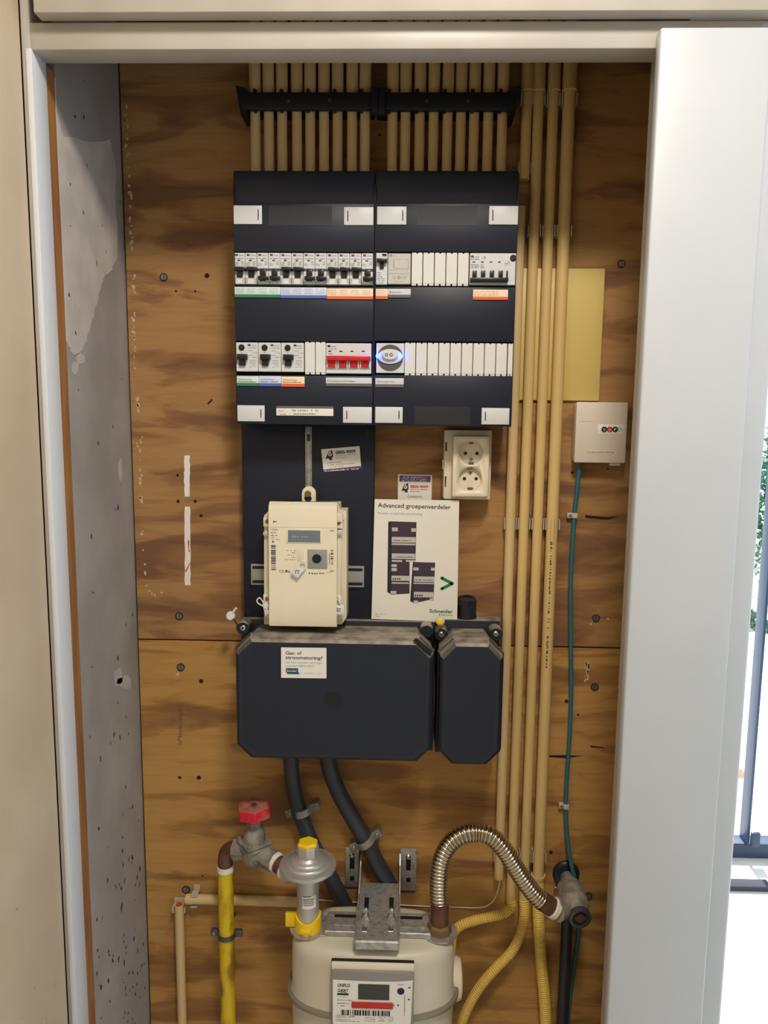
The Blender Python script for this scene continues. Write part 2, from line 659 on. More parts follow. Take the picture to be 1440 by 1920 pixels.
# pale plaster left on the concrete, little pits and marks
pl = MB()
out = [(96, 140), (104, 200), (118, 255), (150, 262), (178, 268), (205, 262), (214, 300), (218, 400), (219, 480), (210, 505), (196, 520), (186, 550), (176, 585), (168, 620), (158, 645), (150, 660), (140, 668), (132, 655), (124, 640), (120, 600), (116, 520), (112, 450), (106, 380), (100, 300), (97, 220)]
pts = []
for i, (a, b) in enumerate(out):
    c, d = out[(i + 1) % len(out)]
    for t in (0, 0.25, 0.5, 0.75):
        j = 1.8 if a > 100 or c > 100 else 0
        q = WX(a + (c - a) * t + random.uniform(-j, j), b + (d - b) * t + random.uniform(-j, j), XL)
        pts.append((min(q.y, -0.001), q.z))
va = [pl.bm.verts.new((XL - 0.0005, y, z)) for y, z in pts]
vb = [pl.bm.verts.new((XL + 0.0006, max(y, -0.2245), z)) for y, z in pts]
pl.bm.faces.new(va)
pl.bm.faces.new(vb)
for i in range(len(pts)):
    pl.bm.faces.new((va[i], vb[i], vb[(i + 1) % len(pts)], va[(i + 1) % len(pts)]))
pl.build('plaster_patch', 'plaster', wl, smooth=0)
pm = MB()
for cx, cy, w_, h_ in ((225, 880, 5, 22), (233, 1280, 14, 14), (222, 1270, 9, 18), (140, 690, 8, 14), (150, 672, 10, 12)):
    pts = []
    for k in range(12):
        a = 2 * math.pi * k / 12
        rr = random.uniform(0.7, 1.1)
        q = WX(cx + math.cos(a) * w_ * rr, cy + math.sin(a) * h_ * rr, XL)
        pts.append(pm.bm.verts.new((XL + 0.0004, max(min(q.y, -0.001), -0.224), q.z)))
    pm.bm.faces.new(pts)
pm.build('plaster_spots', 'plaster', wl, smooth=0)
pm = MB()
rs = random.Random(3)
for i in range(120):
    z = rs.choice([rs.uniform(0.45, 1.2), rs.uniform(0.45, 2.1), rs.uniform(0.45, 0.8)])
    y = -rs.uniform(0.01, 0.215)
    a, b = rs.uniform(0.0006, 0.0018), rs.uniform(0.0012, 0.006)
    t = rs.uniform(-0.3, 0.3)
    vs = []
    for k in range(7):
        an = 2 * math.pi * k / 7
        u, v = math.cos(an) * a * rs.uniform(0.6, 1.2) * 2, math.sin(an) * b * rs.uniform(0.6, 1.2)
        vs.append(pm.bm.verts.new((XL + 0.0008, y + u + v * t, z + v)))
    pm.bm.faces.new(vs)
pm.build('pit_marks', 'pit', wl, smooth=0)
# stains on the cream wall
pm = MB()
for i in range(130):
    z = 0.42 + abs(rs.gauss(0, 0.22))
    y = -rs.uniform(0.31, 0.45)
    a, b = rs.uniform(0.0004, 0.0014), rs.uniform(0.0008, 0.0035)
    vs = [pm.bm.verts.new((XLW + 0.0003, y + math.cos(2 * math.pi * k / 6) * a, z + math.sin(2 * math.pi * k / 6) * b)) for k in range(6)]
    pm.bm.faces.new(vs)
pm.build('stain_marks', 'stain', lw, smooth=0)

# door frame
jx = W(121, 1300, 0.287).x      # front arris of the left jamb
struct('trim_1', MB().box(XLW + 0.0005, XJ, -0.25, -0.2870, 0, ZT - 0.001, 0.0015), 'frame')
struct('trim_2', MB().box(XJ - 0.006, XJ + 0.0012, -0.2501, -0.2885, 0, ZH + 0.0015, 0.0008), 'frame_w')
struct('trim_3', MB().box(XL - 0.06, XL + 0.0004, -0.2255, -0.2497, 0, ZH - 0.001), 'raw_wood')
hz1 = W(640, 45, 0.287).z
hx1 = XEND - 0.004
struct('trim_4', MB().box(XJ - 0.001, XJR + 0.03, -0.2496, -0.2872, ZH, hz1 + 0.003, 0.002), 'frame')
struct('trim_5', MB().box(XLW + 0.0275, XEND + 0.3, -0.2875, -0.3085, hz1 + 0.0032, ZT - 0.001, 0.002), 'frame')
struct('trim_6', MB().box(XJR, XEND - 0.0045, -0.2405, -0.2870, 0, hz1 + 0.003, 0.0015).box(XJR + 0.03, XEND + 0.35, -0.2405, -0.2870, hz1 + 0.0033, ZT - 0.001), 'frame')
# white sliding door leaf and the rounded end of the wall block
dr = W(1376, 1100, 0.305).x
dl = W(1188, 1000, 0.305).x
dtz = W(1340, 50, 0.305).z
struct('door_1', MB().box(dl, dr, -0.2885, -0.305, 0.01, dtz, 0.003, 3), 'door')
struct('trim_7', MB().box(dr - 0.01, XEND, -0.2406, -0.2878, 0, hz1 + 0.003, 0.006, 3), 'door')

# plywood back panels
zs = W(700, 1207, 0).z
pu = thing('plywood_panel', ((XL + XR) / 2, 0, zs), 'upper ochre-brown plywood sheet on the closet back wall, above the horizontal seam', 'plywood panel')
MB().box(XL + 0.003, XR - 0.0005, 0.0, 0.020, zs + 0.0012, ZT - 0.01, 0.0008, 1).build('board', 'ply_up', pu)
pw = thing('plywood_panel', ((XL + XR) / 2, 0, 0.02), 'lower ochre plywood sheet on the closet back wall, below the horizontal seam', 'plywood panel')
MB().box(XL + 0.003, XR - 0.003, 0.0, 0.020, 0.02, zs - 0.0012, 0.0008, 1).build('board', 'ply_lo', pw)
for px, py, par in ((307, 520, pu), (336, 1155, pu), (1117, 1159, pu), (1165, 495, pu), (339, 1251, pw), (1115, 1288, pw), (349, 1668, pw), (1103, 1680, pw)):
    s_ = MB().disc(px, py, 0.0002, 7.5, 0.0012, 20).build('washer', 'screw_d', par)
    h_ = MB().disc(px, py, 0.0014, 5.2, 0.0014, 16)
    h_.build('screw_head', 'screw', s_)
    c = W(px, py, 0.003)
    MB().box(c.x - 0.0006, c.x + 0.0006, -0.0026, -0.0031, c.z - 0.004, c.z + 0.004).build('slot', 'slit', s_)
for px, py, r in ((388, 517, 4.5), (330, 546, 2), (366, 546, 2), (334, 940, 3), (366, 940, 3), (333, 891, 2.5), (377, 967, 3), (1073, 886, 2.6), (1140, 879, 1.6), (1100, 968, 3), (712, 253, 2.5)):
    MB().disc(px, py, 0.0, r, 0.0004, 10).build('screw_hole', 'hole', pu)
h_ = MB()
h_.poly([(388, 757), (397, 748), (399, 750), (391, 758)], 0.0).poly([(1100, 966), (1140, 970), (1160, 967), (1140, 974), (1100, 971)], 0.0)
h_.build('wood_crack', 'hole', pu)
for px, py, r in ((377, 1277, 4), (337, 1458, 3), (373, 1458, 4), (1062, 1315, 3.6), (1033, 1598, 3.5), (380, 1642, 1.6), (1084, 1340, 2)):
    MB().disc(px, py, 0.0, r, 0.0004, 10).build('screw_hole', 'hole', pw)
h_ = MB()
h_.poly([(1030, 1416), (1060, 1416), (1092, 1417), (1060, 1421), (1030, 1419)], 0.0).poly([(1107, 1398), (1130, 1401), (1135, 1403), (1108, 1401)], 0.0)
h_.build('wood_crack', 'hole', pw)


def torn(x0, x1, y0, y1, jit=1.2, n=14):
    l = [(x0 + random.uniform(-jit, jit), y0 + (y1 - y0) * i / n) for i in range(n + 1)]
    r = [(x1 + random.uniform(-jit, jit), y1 - (y1 - y0) * i / n) for i in range(n + 1)]
    return l + r


st = MB().poly(torn(345.5, 355.5, 854, 931), 0.0, 0.0005).poly(torn(346.5, 357, 950, 1097, 0.8), 0.0, 0.0005)
st = st.build('paper_strip', 'paper', pu)
MB().poly([(352, 1014), (355, 1012), (354, 1030), (357, 1036), (353, 1033)], 0.0007, 0.0001).poly([(347, 1071), (356, 1055), (357, 1056), (349, 1073)], 0.0007, 0.0001).build('pencil_mark', 'red_print', st)
sm = MB()
rs = random.Random(11)
for i in range(95):
    y = rs.uniform(200, 1075)
    if 555 < y < 580 or 690 < y < 735 or 780 < y < 815:
        continue
    x = 236 + (y - 200) * 0.039 + rs.gauss(0, 1.9)
    w_, h_ = rs.uniform(0.6, 2.8), rs.uniform(0.8, 5.0)
    sm.poly([(x - w_, y), (x - w_ * 0.3, y - h_), (x + w_ * 0.8, y - h_ * 0.4), (x + w_, y + h_ * 0.5), (x, y + h_)], 0.0, 0.0003)
for x, y in ((275, 1098), (280, 1108), (285, 1113), (290, 1116), (303, 1111), (1108, 1170), (1111, 1163), (1140, 1160)):
    sm.poly([(x - 2, y - 1), (x + 1, y - 2), (x + 2, y + 1), (x - 1, y + 2)], 0.0, 0.0003)
tag(sm.build('paint_smear', 'white_smudge', pu, smooth=0), kind='stuff')
sm = MB()
for i in range(26):
    x, y = 1102 + rs.gauss(0, 2.5), rs.uniform(1238, 1280)
    sm.poly([(x - 1.6, y - 1), (x + 1, y - 3), (x + 1.6, y + 1), (x - 1, y + 3)], 0.0, 0.0003)
sm.poly([(329, 1264), (335, 1260), (336, 1266), (330, 1268)], 0.0, 0.0003)
tag(sm.build('paint_smear', 'white_smudge', pw, smooth=0), kind='stuff')
sm = MB()
for i in range(26):
    y = 1322 + i * 2.9
    x = 338 + rs.gauss(0, 1.0)
    sm.poly([(x - rs.uniform(1, 5), y), (x + rs.uniform(1, 5), y), (x + 3, y + 1.1), (x - 3, y + 1.2)], 0.0, 0.0002)
sm.build('ink_stamp', 'print', pw, smooth=0)

# ================================================================ DISTRIBUTION BOARDS
BD = 0.095
B1 = (439.5, 318, 700.8, 796)
B2 = (701.6, 318, 966.5, 799)
ROW1 = (473, 536)
ROW2 = (641, 701)


def board(P, label, nameplate, latches, recess):
    x0, x1, z0, z1 = RX(P, BD)
    xm = (P[0] + P[2]) / 2
    t = thing('distribution_board', ((x0 + x1) / 2, -BD / 2, z0), label, 'distribution board', 'distribution boards')
    zz = [W(xm, y, BD).z for y in (ROW1[0] - 1, ROW1[1] + 2, ROW2[0] - 1, ROW2[1] + 3)]
    zt = W(xm, 381, BD).z
    MB().box(x0 + 0.004, x1 - 0.004, -0.0005, -0.070, z0 + 0.003, z1 - 0.003).build('back_box', 'black_dark', t)
    m = MB()
    m.box(x0, x1, -0.0725, -BD, zz[0], zt, 0.0012)
    m.box(x0, x1, -0.071, -BD + 0.003, zt - 0.002, z1, 0.003)
    m.box(x0, x1, -0.0725, -BD, zz[2], zz[1], 0.0012)
    m.box(x0, x1, -0.0725, -BD, z0, zz[3], 0.0012)
    m.box(x0, x0 + 0.0013, -0.0725, -BD + 0.001, z0 + 0.01, z1 - 0.02)
    m.box(x1 - 0.0013, x1, -0.0725, -BD + 0.001, z0 + 0.01, z1 - 0.02)
    m.box(x0, x0 + 0.003, -0.0008, -0.0727, z0, z1)
    m.box(x1 - 0.003, x1, -0.0008, -0.0727, z0, z1)
    m.box(x0, x1, -0.0008, -0.0727, z0, z0 + 0.003)
    m.box(x0, x1, -0.0008, -0.0727, z1 - 0.003, z1)
    m.build('cover', 'black', t)
    for i, q in enumerate(latches):
        l = MB().pbox(q, BD - 0.001, BD + 0.002, 0.0006).build('latch', 'white_pl', t)
        inner = q[2] - 7 if i in (0, 2) else q[0] + 7
        MB().poly([(inner - 0.8, q[1] + 7), (inner + 0.8, q[1] + 7), (inner + 1.3, (q[1] + q[3]) / 2), (inner + 0.8, q[3] - 7), (inner - 0.8, q[3] - 7)], BD + 0.002, 0.0002).build('latch_slot', 'slit', l)
    for q in recess:
        MB().pbox(q, BD - 0.001, BD + 0.0004).build('name_recess', 'black2', t)
    if nameplate:
        n = MB().pbox((518, 762, 625, 779.5), BD + 0.0004, BD + 0.0014, 0.0002).build('name_card', 'paper', t)
        MB().pbox((518, 761.5, 625, 765.5), BD + 0.0012, BD + 0.0019).build('dark_band', 'w_band', n)
        a = MB().greek(523, 771.5, 9, 2.2, BD + 0.0014).greek(523, 777.5, 13, 2.2, BD + 0.0014)
        a.greek(548, 771, 30, 3.6, BD + 0.0014).greek(583, 771, 14, 3.6, BD + 0.0014).greek(550, 777.5, 42, 3.6, BD + 0.0014)
        a.build('handwriting', 'print_l', n, smooth=0)
    return t


board(B1, 'left black distribution board, with a red main switch and handwritten name card', True,
      [(438, 385, 491, 420), (645, 388, 700, 422), (445, 760, 496, 790), (643, 763, 697, 793)], [(504, 386, 622, 423)])
board(B2, 'right black distribution board, holding the blue-lit module and a row of white blanks', False,
      [(707, 387, 762, 421), (917, 386, 971.5, 421), (703.5, 763, 755, 793), (903, 765, 955, 796)], [(782, 386, 896, 423), (777, 762, 882, 796)])

FD = 0.093    # front of the breakers' body


def emat(m, px, py, w, dep):
    m.pbox((px, py - 4, px + 5.5, py), dep, dep + 0.00015)
    m.text('emat', px + 7, py, w - 7, 3.2, dep)


def mcb(px0, on, label, first=None):
    """single-module circuit breaker; the rest are copies moved along the rail"""
    p = (px0, 474, px0 + 21.4, 533)
    x0, x1, z0, z1 = RX(p, FD)
    t = thing('circuit_breaker', ((x0 + x1) / 2, -0.08, z0), label, 'circuit breaker', 'single breakers in the top row of the left board')
    MB().box(x0 + 0.0002, x1 - 0.0002, -0.0705, -FD + 0.006, z0, z1, 0.0005, 1).box(x0 + 0.0002, x1 - 0.0002, -FD + 0.009, -FD, z0 + (z1 - z0) * 0.50, z1, 0.0005, 1).build('body', 'white_pl', t)
    MB().box(x0 + 0.0002, x0 + 0.0045, -FD + 0.007, -FD, z0 + 0.001, z0 + (z1 - z0) * 0.42, 0.0004, 1).box(x1 - 0.0045, x1 - 0.0002, -FD + 0.007, -FD, z0 + 0.001, z0 + (z1 - z0) * 0.42, 0.0004, 1).box(x0 + 0.0002, x1 - 0.0002, -FD + 0.007, -FD, z0 + 0.0005, z0 + (z1 - z0) * (0.22 if on else 0.10), 0.0004, 1).build('front_guard', 'white_pl2', t)
    m = MB()
    if on:
        m.pbox((px0 + 1.2, 499.5, px0 + 20.4, 506.5), FD - 0.004, FD + 0.008, 0.0008)
        m.pbox((px0 + 5.5, 505, px0 + 16.4, 519), FD - 0.005, FD + 0.003, 0.0006)
    else:
        m.pbox((px0 + 5.5, 504.5, px0 + 16.4, 518.5), FD - 0.005, FD + 0.003, 0.0006)
        m.pbox((px0 + 1.2, 517, px0 + 20.4, 523.8), FD - 0.004, FD + 0.008, 0.0008)
    m.build('toggle', 'tog', t)
    m = MB()
    emat(m, px0 + 2.5, 480, 16, FD)
    m.greek(px0 + 2.5, 485.5, 16, 1.8, FD)
    for k in range(3):
        m.greek(px0 + 2, 493 + k * 2.4, 7, 1.4, FD).greek(px0 + 14, 491 + k * 2.8, 5, 1.4, FD)
    m.build('printed_text', 'print', t, smooth=0)
    MB().pbox((px0 + 7, 486.5, px0 + 12, 489.5), FD, FD + 0.0004).build('state_mark', 'ind_red' if on else 'ind_green', t)
    return t


ordn = ['first', 'second', 'third', 'fourth', 'fifth', 'sixth', 'seventh', 'eighth', 'ninth', 'tenth', 'eleventh', 'twelfth']
row_px0 = 438.2
pitch = 21.78
states = [1, 1, 0, 0, 1, 1, 0, 0, 1, 1, 1, 0]


def mcb_label(i):
    return '%s breaker from the left in the top row of the left board, toggle %s' % (ordn[i], 'up' if states[i] else 'down')


pon = mcb(row_px0, True, mcb_label(0))
poff = mcb(row_px0 + 2 * pitch, False, mcb_label(2))
xa = W(row_px0, 503, FD).x
xb = W(row_px0 + 12 * pitch, 503, FD).x
for i in range(12):
    if i in (0, 2):
        continue
    src, k = (pon, 0) if states[i] else (poff, 2)
    dup(src, Vector(src.location) + Vector(((i - k) * (xb - xa) / 12, 0, 0)), mcb_label(i))


def strip(p, pal, band, label, txt=None, greeks=0, dep=BD):
    x0, x1, z0, z1 = RX(p, dep)
    t = thing('label_strip', ((x0 + x1) / 2, -dep, z0), label, 'label', 'label strips on the distribution boards')
    MB().pbox(p, dep + 0.0001, dep + 0.0012, 0.0002).build('paper', pal, t)
    MB().pbox((p[0], p[3] - 5.5, p[2], p[3]), dep + 0.0011, dep + 0.0017).build('colour_band', band, t)
    m = MB()
    n = max(greeks, 1)
    w = (p[2] - p[0]) / n
    d = dep + 0.0012
    for k in range(n):
        if greeks:
            for j in range(4):
                m.greek(p[0] + 2 + k * w, p[1] + 3.5 + j * 2.8, w * 0.7, 1.1, d)
    if txt:
        m.text(txt, p[0] + 3, p[1] + 7.5, (p[2] - p[0]) * (0.62 if len(txt) > 9 else 0.5), 3, d)
        if pal not in ('w_pale',):
            m.greek(p[0] + 3, p[1] + 11.5, (p[2] - p[0]) * 0.8, 2, d)
    m.build('printed_text', 'print' if txt else 'print_l', t, smooth=0)
    return t


strip((440, 538, 525.4, 557.5), 'g_pale', 'g_band', 'wide green label strip under the first four breakers of the left board', None, 4)
strip((526, 539, 612.4, 559), 'b_pale', 'b_band', 'wide blue label strip under the middle four breakers of the left board', None, 4)
strip((613, 541, 699.5, 561), 'o_pale', 'o_band', 'wide orange label strip under the last four breakers of the left board', None, 4)
strip((704.5, 541.5, 727, 560.5), 'o_pale', 'o_band', 'small orange label under the single breaker at the left of the right board', None, 1)
strip((727.4, 541.5, 770, 558), 'w_pale', 'w_band', 'grey label under the bell transformer with one printed word', 'Beltrafo')
strip((887, 543, 952.5, 562), 'o_pale', 'o_band', 'orange label under the four-toggle breaker at the right of the right board', None, 1)
strip((444, 705, 485.3, 723.5), 'g_pale', 'g_band', 'green label under the first residual current switch, lower left board', 'Aardlekschakelaar')
strip((485.8, 705, 527, 724), 'b_pale', 'b_band', 'blue label under the second residual current switch, lower left board', 'Aardlekschakelaar')
strip((527.5, 706, 571, 725), 'o_pale', 'o_band', 'orange label under the third residual current switch, lower left board', 'Aardlekschakelaar')
strip((611, 708, 697, 724.5), 'w_pale', 'w_band', 'wide grey label under the red main switch', 'Hoofdschakelaar')
strip((703.8, 709, 757, 726), 'w_pale', 'w_band', 'grey label under the round-faced module with blue lights', 'Spanningsrelais')


def rcd(px0, label):
    p = (px0, 642, px0 + 42.6, 696.5)
    x0, x1, z0, z1 = RX(p, FD)
    t = thing('residual_current_switch', ((x0 + x1) / 2, -0.08, z0), label, 'residual current switch', 'residual current switches in the lower left board')
    MB().box(x0 + 0.0002, x1 - 0.0002, -0.0705, -FD, z0, z1, 0.0006, 1).build('body', 'white_pl', t)
    MB().pbox((px0 + 2.5, 663.5, px0 + 21.5, 674), FD - 0.002, FD + 0.008, 0.0008).pbox((px0 + 6.5, 673, px0 + 18.5, 685.5), FD - 0.002, FD + 0.004, 0.0006).build('toggle', 'tog', t)
    c = W(px0 + 12, 651.5, FD)
    MB().lathe((c.x, -FD + 0.001, c.z), (0, -1, 0), [(0.0046, 0), (0.0046, 0.0022), (0.0036, 0.003)], 20).build('test_button', 'tog', t)
    m = MB()
    emat(m, px0 + 23, 649, 16, FD)
    m.greek(px0 + 23, 653, 17, 1.6, FD)
    for k in range(4):
        m.greek(px0 + 24 + (k % 2) * 8, 658 + k * 4.2, 9, 1.3, FD)
    for k in range(5):
        m.greek(px0 + 27, 676 + k * 3.0, 12, 1.0, FD)
    m.text('T', px0 + 10.5, 662.3, 3, 2.4, FD)
    m.build('printed_text', 'print', t, smooth=0)
    return t


r0 = rcd(441.2, 'leftmost residual current switch in the lower left board, black round test button')
xa = W(441.2, 670, FD).x
xb = W(527.2, 670, FD).x
dup(r0, Vector(r0.location) + Vector(((xb - xa) / 2, 0, 0)), 'middle of the three residual current switches in the lower left board, above the blue label')
dup(r0, Vector(r0.location) + Vector(((xb - xa), 0, 0)), 'third residual current switch in the lower left board, above the orange label')


def blank(px0, w, y0, y1, label, grp):
    p = (px0, y0, px0 + w, y1)
    x0, x1, z0, z1 = RX(p, FD + 0.001)
    xm = (x0 + x1) / 2
    d = FD + 0.001
    gap = (x1 - x0) * 0.07
    m = MB()
    h = z1 - z0
    m.box(x0 + 0.0003, x1 - 0.0003, -0.0705, -d, z0 + h * 0.055, z1 - h * 0.03, 0.0006, 1)
    for a, b in ((x0 + 0.0006, xm - gap), (xm + gap, x1 - 0.0006)):
        m.box(a, b, -0.0735, -d + 0.0005, z0, z0 + h * 0.06, 0.0003, 1)
        m.box(a, b, -0.0735, -d + 0.0005, z1 - h * 0.04, z1, 0.0003, 1)
    return tag(m.build('blanking_cover', 'white_pl2'), label, 'blanking cover', grp)


def dup1(o, dx, label):
    r = o.copy()
    COL.objects.link(r)
    r.location = Vector(o.location) + Vector((dx, 0, 0))
    r['label'] = label
    ALL.append(r)
    return r


b0 = blank(571.3, 19.6, 641, 702, 'white blanking cover left of the main switch, nearer the residual current switches', 'white blanks in the lower left board')
dup1(b0, W(591.3, 670, FD).x - W(571.3, 670, FD).x, 'white blanking cover touching the left side of the red main switch')
b1 = blank(771.4, 21.0, 473.5, 535.5, 'first white blank right of the bell transformer, upper row of the right board', 'white blanks in the upper right board')
dx = (W(879.6, 505, FD).x - W(771.4, 505, FD).x) / 5
for i in range(1, 5):
    dup1(b1, dx * i, '%s white blank right of the bell transformer, upper row of the right board' % ordn[i])
b2 = blank(758.4, 20.8, 642.5, 704, 'first white blank right of the blue-lit module, lower row of the right board', 'white blanks in the lower right board')
dx = (W(951.2, 670, FD).x - W(758.4, 670, FD).x) / 9
for i in range(1, 9):
    dup1(b2, dx * i, '%s white blank right of the blue-lit module, lower row of the right board' % ordn[i])
blank(951.8, 10.6, 644, 705.5, 'narrow half-width white blank at the right end of the lower row', 'white blanks in the lower right board')

# main switch with the red bar
p = (611.3, 643.5, 696.3, 700.5)
x0, x1, z0, z1 = RX(p, FD)
t = thing('main_switch', ((x0 + x1) / 2, -0.08, z0), 'four-pole main switch with a wide red toggle bar, lower left board', 'main switch')
MB().box(x0, x1, -0.0705, -FD, z0, z1, 0.0006, 1).build('body', 'white_pl', t)
m = MB().pbox((612, 667, 694.5, 676), FD - 0.002, FD + 0.010, 0.001)
g = MB()
for k in range(4):
    cx = 621.5 + k * 20.9
    m.pbox((cx - 6.5, 675, cx + 6.5, 689), FD - 0.002, FD + 0.004, 0.0006)
    g.pbox((cx - 9.5, 676.5, cx - 7.2, 689.5), FD, FD + 0.0035, 0.0004).pbox((cx + 7.2, 676.5, cx + 9.5, 689.5), FD, FD + 0.0035, 0.0004)
m.build('toggle_bar', 'red_tog', t)
g.build('toggle_guard', 'white_pl2', t)
m = MB()
emat(m, 614, 651, 16, FD)
m.greek(614, 655, 17, 1.5, FD)
for k in range(4):
    m.pbox((615.5 + k * 20.9, 657.5, 621 + k * 20.9, 659.8), FD, FD + 0.0002)
m.greek(616, 664, 8, 1.5, FD)
m.build('printed_text', 'print_k', t, smooth=0)

# right board, upper row
p = (705, 474, 726.3, 533.5)
x0, x1, z0, z1 = RX(p, FD)
t = thing('circuit_breaker', ((x0 + x1) / 2, -0.08, z0), 'single breaker with text below its toggle, first in the right board', 'circuit breaker')
MB().box(x0, x1, -0.0705, -FD, z0, z1, 0.0006, 1).build('body', 'white_pl', t)
MB().pbox((706, 484, 725.8, 491), FD - 0.002, FD + 0.008, 0.0008).pbox((712, 490, 719.5, 503.5), FD - 0.002, FD + 0.003, 0.0005).build('toggle', 'tog', t)
MB().pbox((717, 475.5, 725, 479), FD - 0.001, FD + 0.0018, 0.0006).build('test_button', 'tog', t)
m = MB()
for k in range(6):
    m.greek(707, 512 + k * 3.8, random.uniform(9, 16), 1.6, FD)
m.build('printed_text', 'print', t, smooth=0)
p = (727.3, 475, 770, 533)
x0, x1, z0, z1 = RX(p, FD)
t = thing('bell_transformer', ((x0 + x1) / 2, -0.08, z0), 'pale grey bell transformer with fine print and a CE mark, right board', 'transformer')
MB().box(x0, x1, -0.0705, -FD, z0, z1, 0.0008, 1).build('body', 'grey_pl', t)
m = MB()
emat(m, 730, 481, 14, FD)
m.greek(733, 487, 33, 1.2, FD).pbox((737.5, 489, 739, 503), FD, FD + 0.0001).greek(728.5, 506.5, 38, 1.0, FD).pbox((739, 503, 766, 503.8), FD, FD + 0.0001).pbox((765, 488, 766, 504), FD, FD + 0.0001)
m.text('230V-8V Transformer', 729, 514.2, 38, 2.6, FD)
m.ring(739, 520.5, FD, 2.0, 2.8, 0.0001).ring(748, 520.5, FD, 1.2, 3.2, 0.0001).text('CE', 754, 523, 8, 5.2, FD).greek(739, 528.5, 17, 1.4, FD)
m.build('printed_text', 'print_l', t, smooth=0)
p = (880.7, 474.5, 969, 534.5)
x0, x1, z0, z1 = RX(p, FD)
t = thing('four_pole_breaker', ((x0 + x1) / 2, -0.08, z0), 'wide four-toggle residual current breaker at the right end of the upper row', 'circuit breaker')
MB().box(x0, x1, -0.0705, -FD, z0, z1, 0.0006, 1).build('body', 'white_pl', t)
m = MB().pbox((882, 520, 953.5, 527.8), FD - 0.002, FD + 0.010, 0.001)
for cx in (890, 906, 922.5, 939, 951):
    w_ = 4 if cx < 950 else 1.5
    m.pbox((cx - w_, 507, cx + w_, 521), FD - 0.002, FD + 0.003, 0.0005)
m.build('toggle_bar', 'tog', t)
c = W(962, 484, FD)
MB().lathe((c.x, -FD + 0.001, c.z), (0, -1, 0), [(0.0046, 0), (0.0046, 0.0024), (0.0036, 0.0034)], 20).build('test_button', 'tog', t)
m = MB()
emat(m, 883, 483, 15, FD)
m.greek(883, 487, 15, 2, FD)
for k in range(4):
    m.pbox((886 + k * 16, 490, 891 + k * 16, 492.6), FD, FD + 0.0002)
for k in range(3):
    m.greek(883, 497 + k * 2.8, 15, 1.5, FD).greek(901, 497 + k * 2.8, 7, 1.5, FD).greek(946, 492 + k * 3, 10, 1.5, FD)
m.greek(904, 483, 7, 2.4, FD).greek(904, 486, 7, 2, FD)
m.build('printed_text', 'print', t, smooth=0)

# right board, module with the blue lights
p = (705.3, 643.5, 757.8, 699.5)
x0, x1, z0, z1 = RX(p, FD)
t = thing('indicator_module', ((x0 + x1) / 2, -0.08, z0), 'square module with a round grey face and two glowing blue lights', 'indicator module')
MB().box(x0, x1, -0.0705, -FD, z0, z1, 0.0006, 1).build('body', 'white_pl', t)
MB().disc(731.5, 671, FD, 24.3, 0.0008, 48).build('round_face', 'steel_d', t)
k = S(731, 671, FD)
c = W(731.5, 668, FD)
m = MB()
ell = [(c.x + math.cos(a) * 23.6 * k, c.z + (math.sin(a) * 13.5 - 0.5) * k) for a in [2 * math.pi * i / 40 for i in range(40)]]
m.prism(ell, -FD, -FD - 0.003, 0.001)
el2 = [(c.x + math.cos(a) * 15 * k, c.z + (math.sin(a) * 9 + 2.6) * k) for a in [2 * math.pi * i / 40 for i in range(40)]]
m.prism(el2, -FD, -FD - 0.0075, 0.0012)
m.build('raised_face', 'white_pl', t)
m = MB()
m.ring(724.8, 665.3, FD + 0.0075, 1.5, 3.0, 0.0003).ring(733.3, 665.3, FD + 0.0075, 1.7, 3.2, 0.0003)
m.build('contact_ring', 'steel_d', t)
for q in (707.8, 751.8):
    c = W(q, 667.5, FD + 0.004)
    MB().lathe((c.x, -FD + 0.0005, c.z), (0, -1, 0), [(0.0026, 0), (0.0026, 0.004), (0.0018, 0.0052)], 16).build('blue_light', 'led', t)

# ================================================================ CONDUITS ABOVE THE BOARDS
cx_lo = [479.2, 504.5, 529.3, 557, 581.8, 607.6, 632.9, 660, 684.4, 735.4, 759.8, 786.5, 812.3, 838.5, 863.3, 888, 914.3, 940.6]
zb = W(700, 318, BD).z
zk0, zk1 = W(700, 212, 0.03).z, W(700, 170, 0.03).z
CR = 0.0077
first = None
for i, px in enumerate(cx_lo):
    x = W(px, 262, 0.03).x
    side = 'left' if i < 9 else 'right'
    lab = '%s cream conduit from the left, of the nine entering the top of the %s board' % (ordn[i % 9], side)
    if first is None:
        first = thing('conduit', (x, -0.03, zb - 0.012), lab, 'conduit', 'cream conduits above the boards')
        MB().cyl((x, -0.03, zb - 0.0), (x, -0.03, ZT - 0.002), CR, 20).build('pipe', 'conduit', first)
        MB().lathe((x, -0.03, zk1 - 0.008), (0, 0, 1), [(CR, 0), (0.0092, 0.0006), (0.0092, 0.30)], 20).build('socket', 'conduit', first)
    else:
        dup(first, (x, -0.03, zb - 0.012), lab)


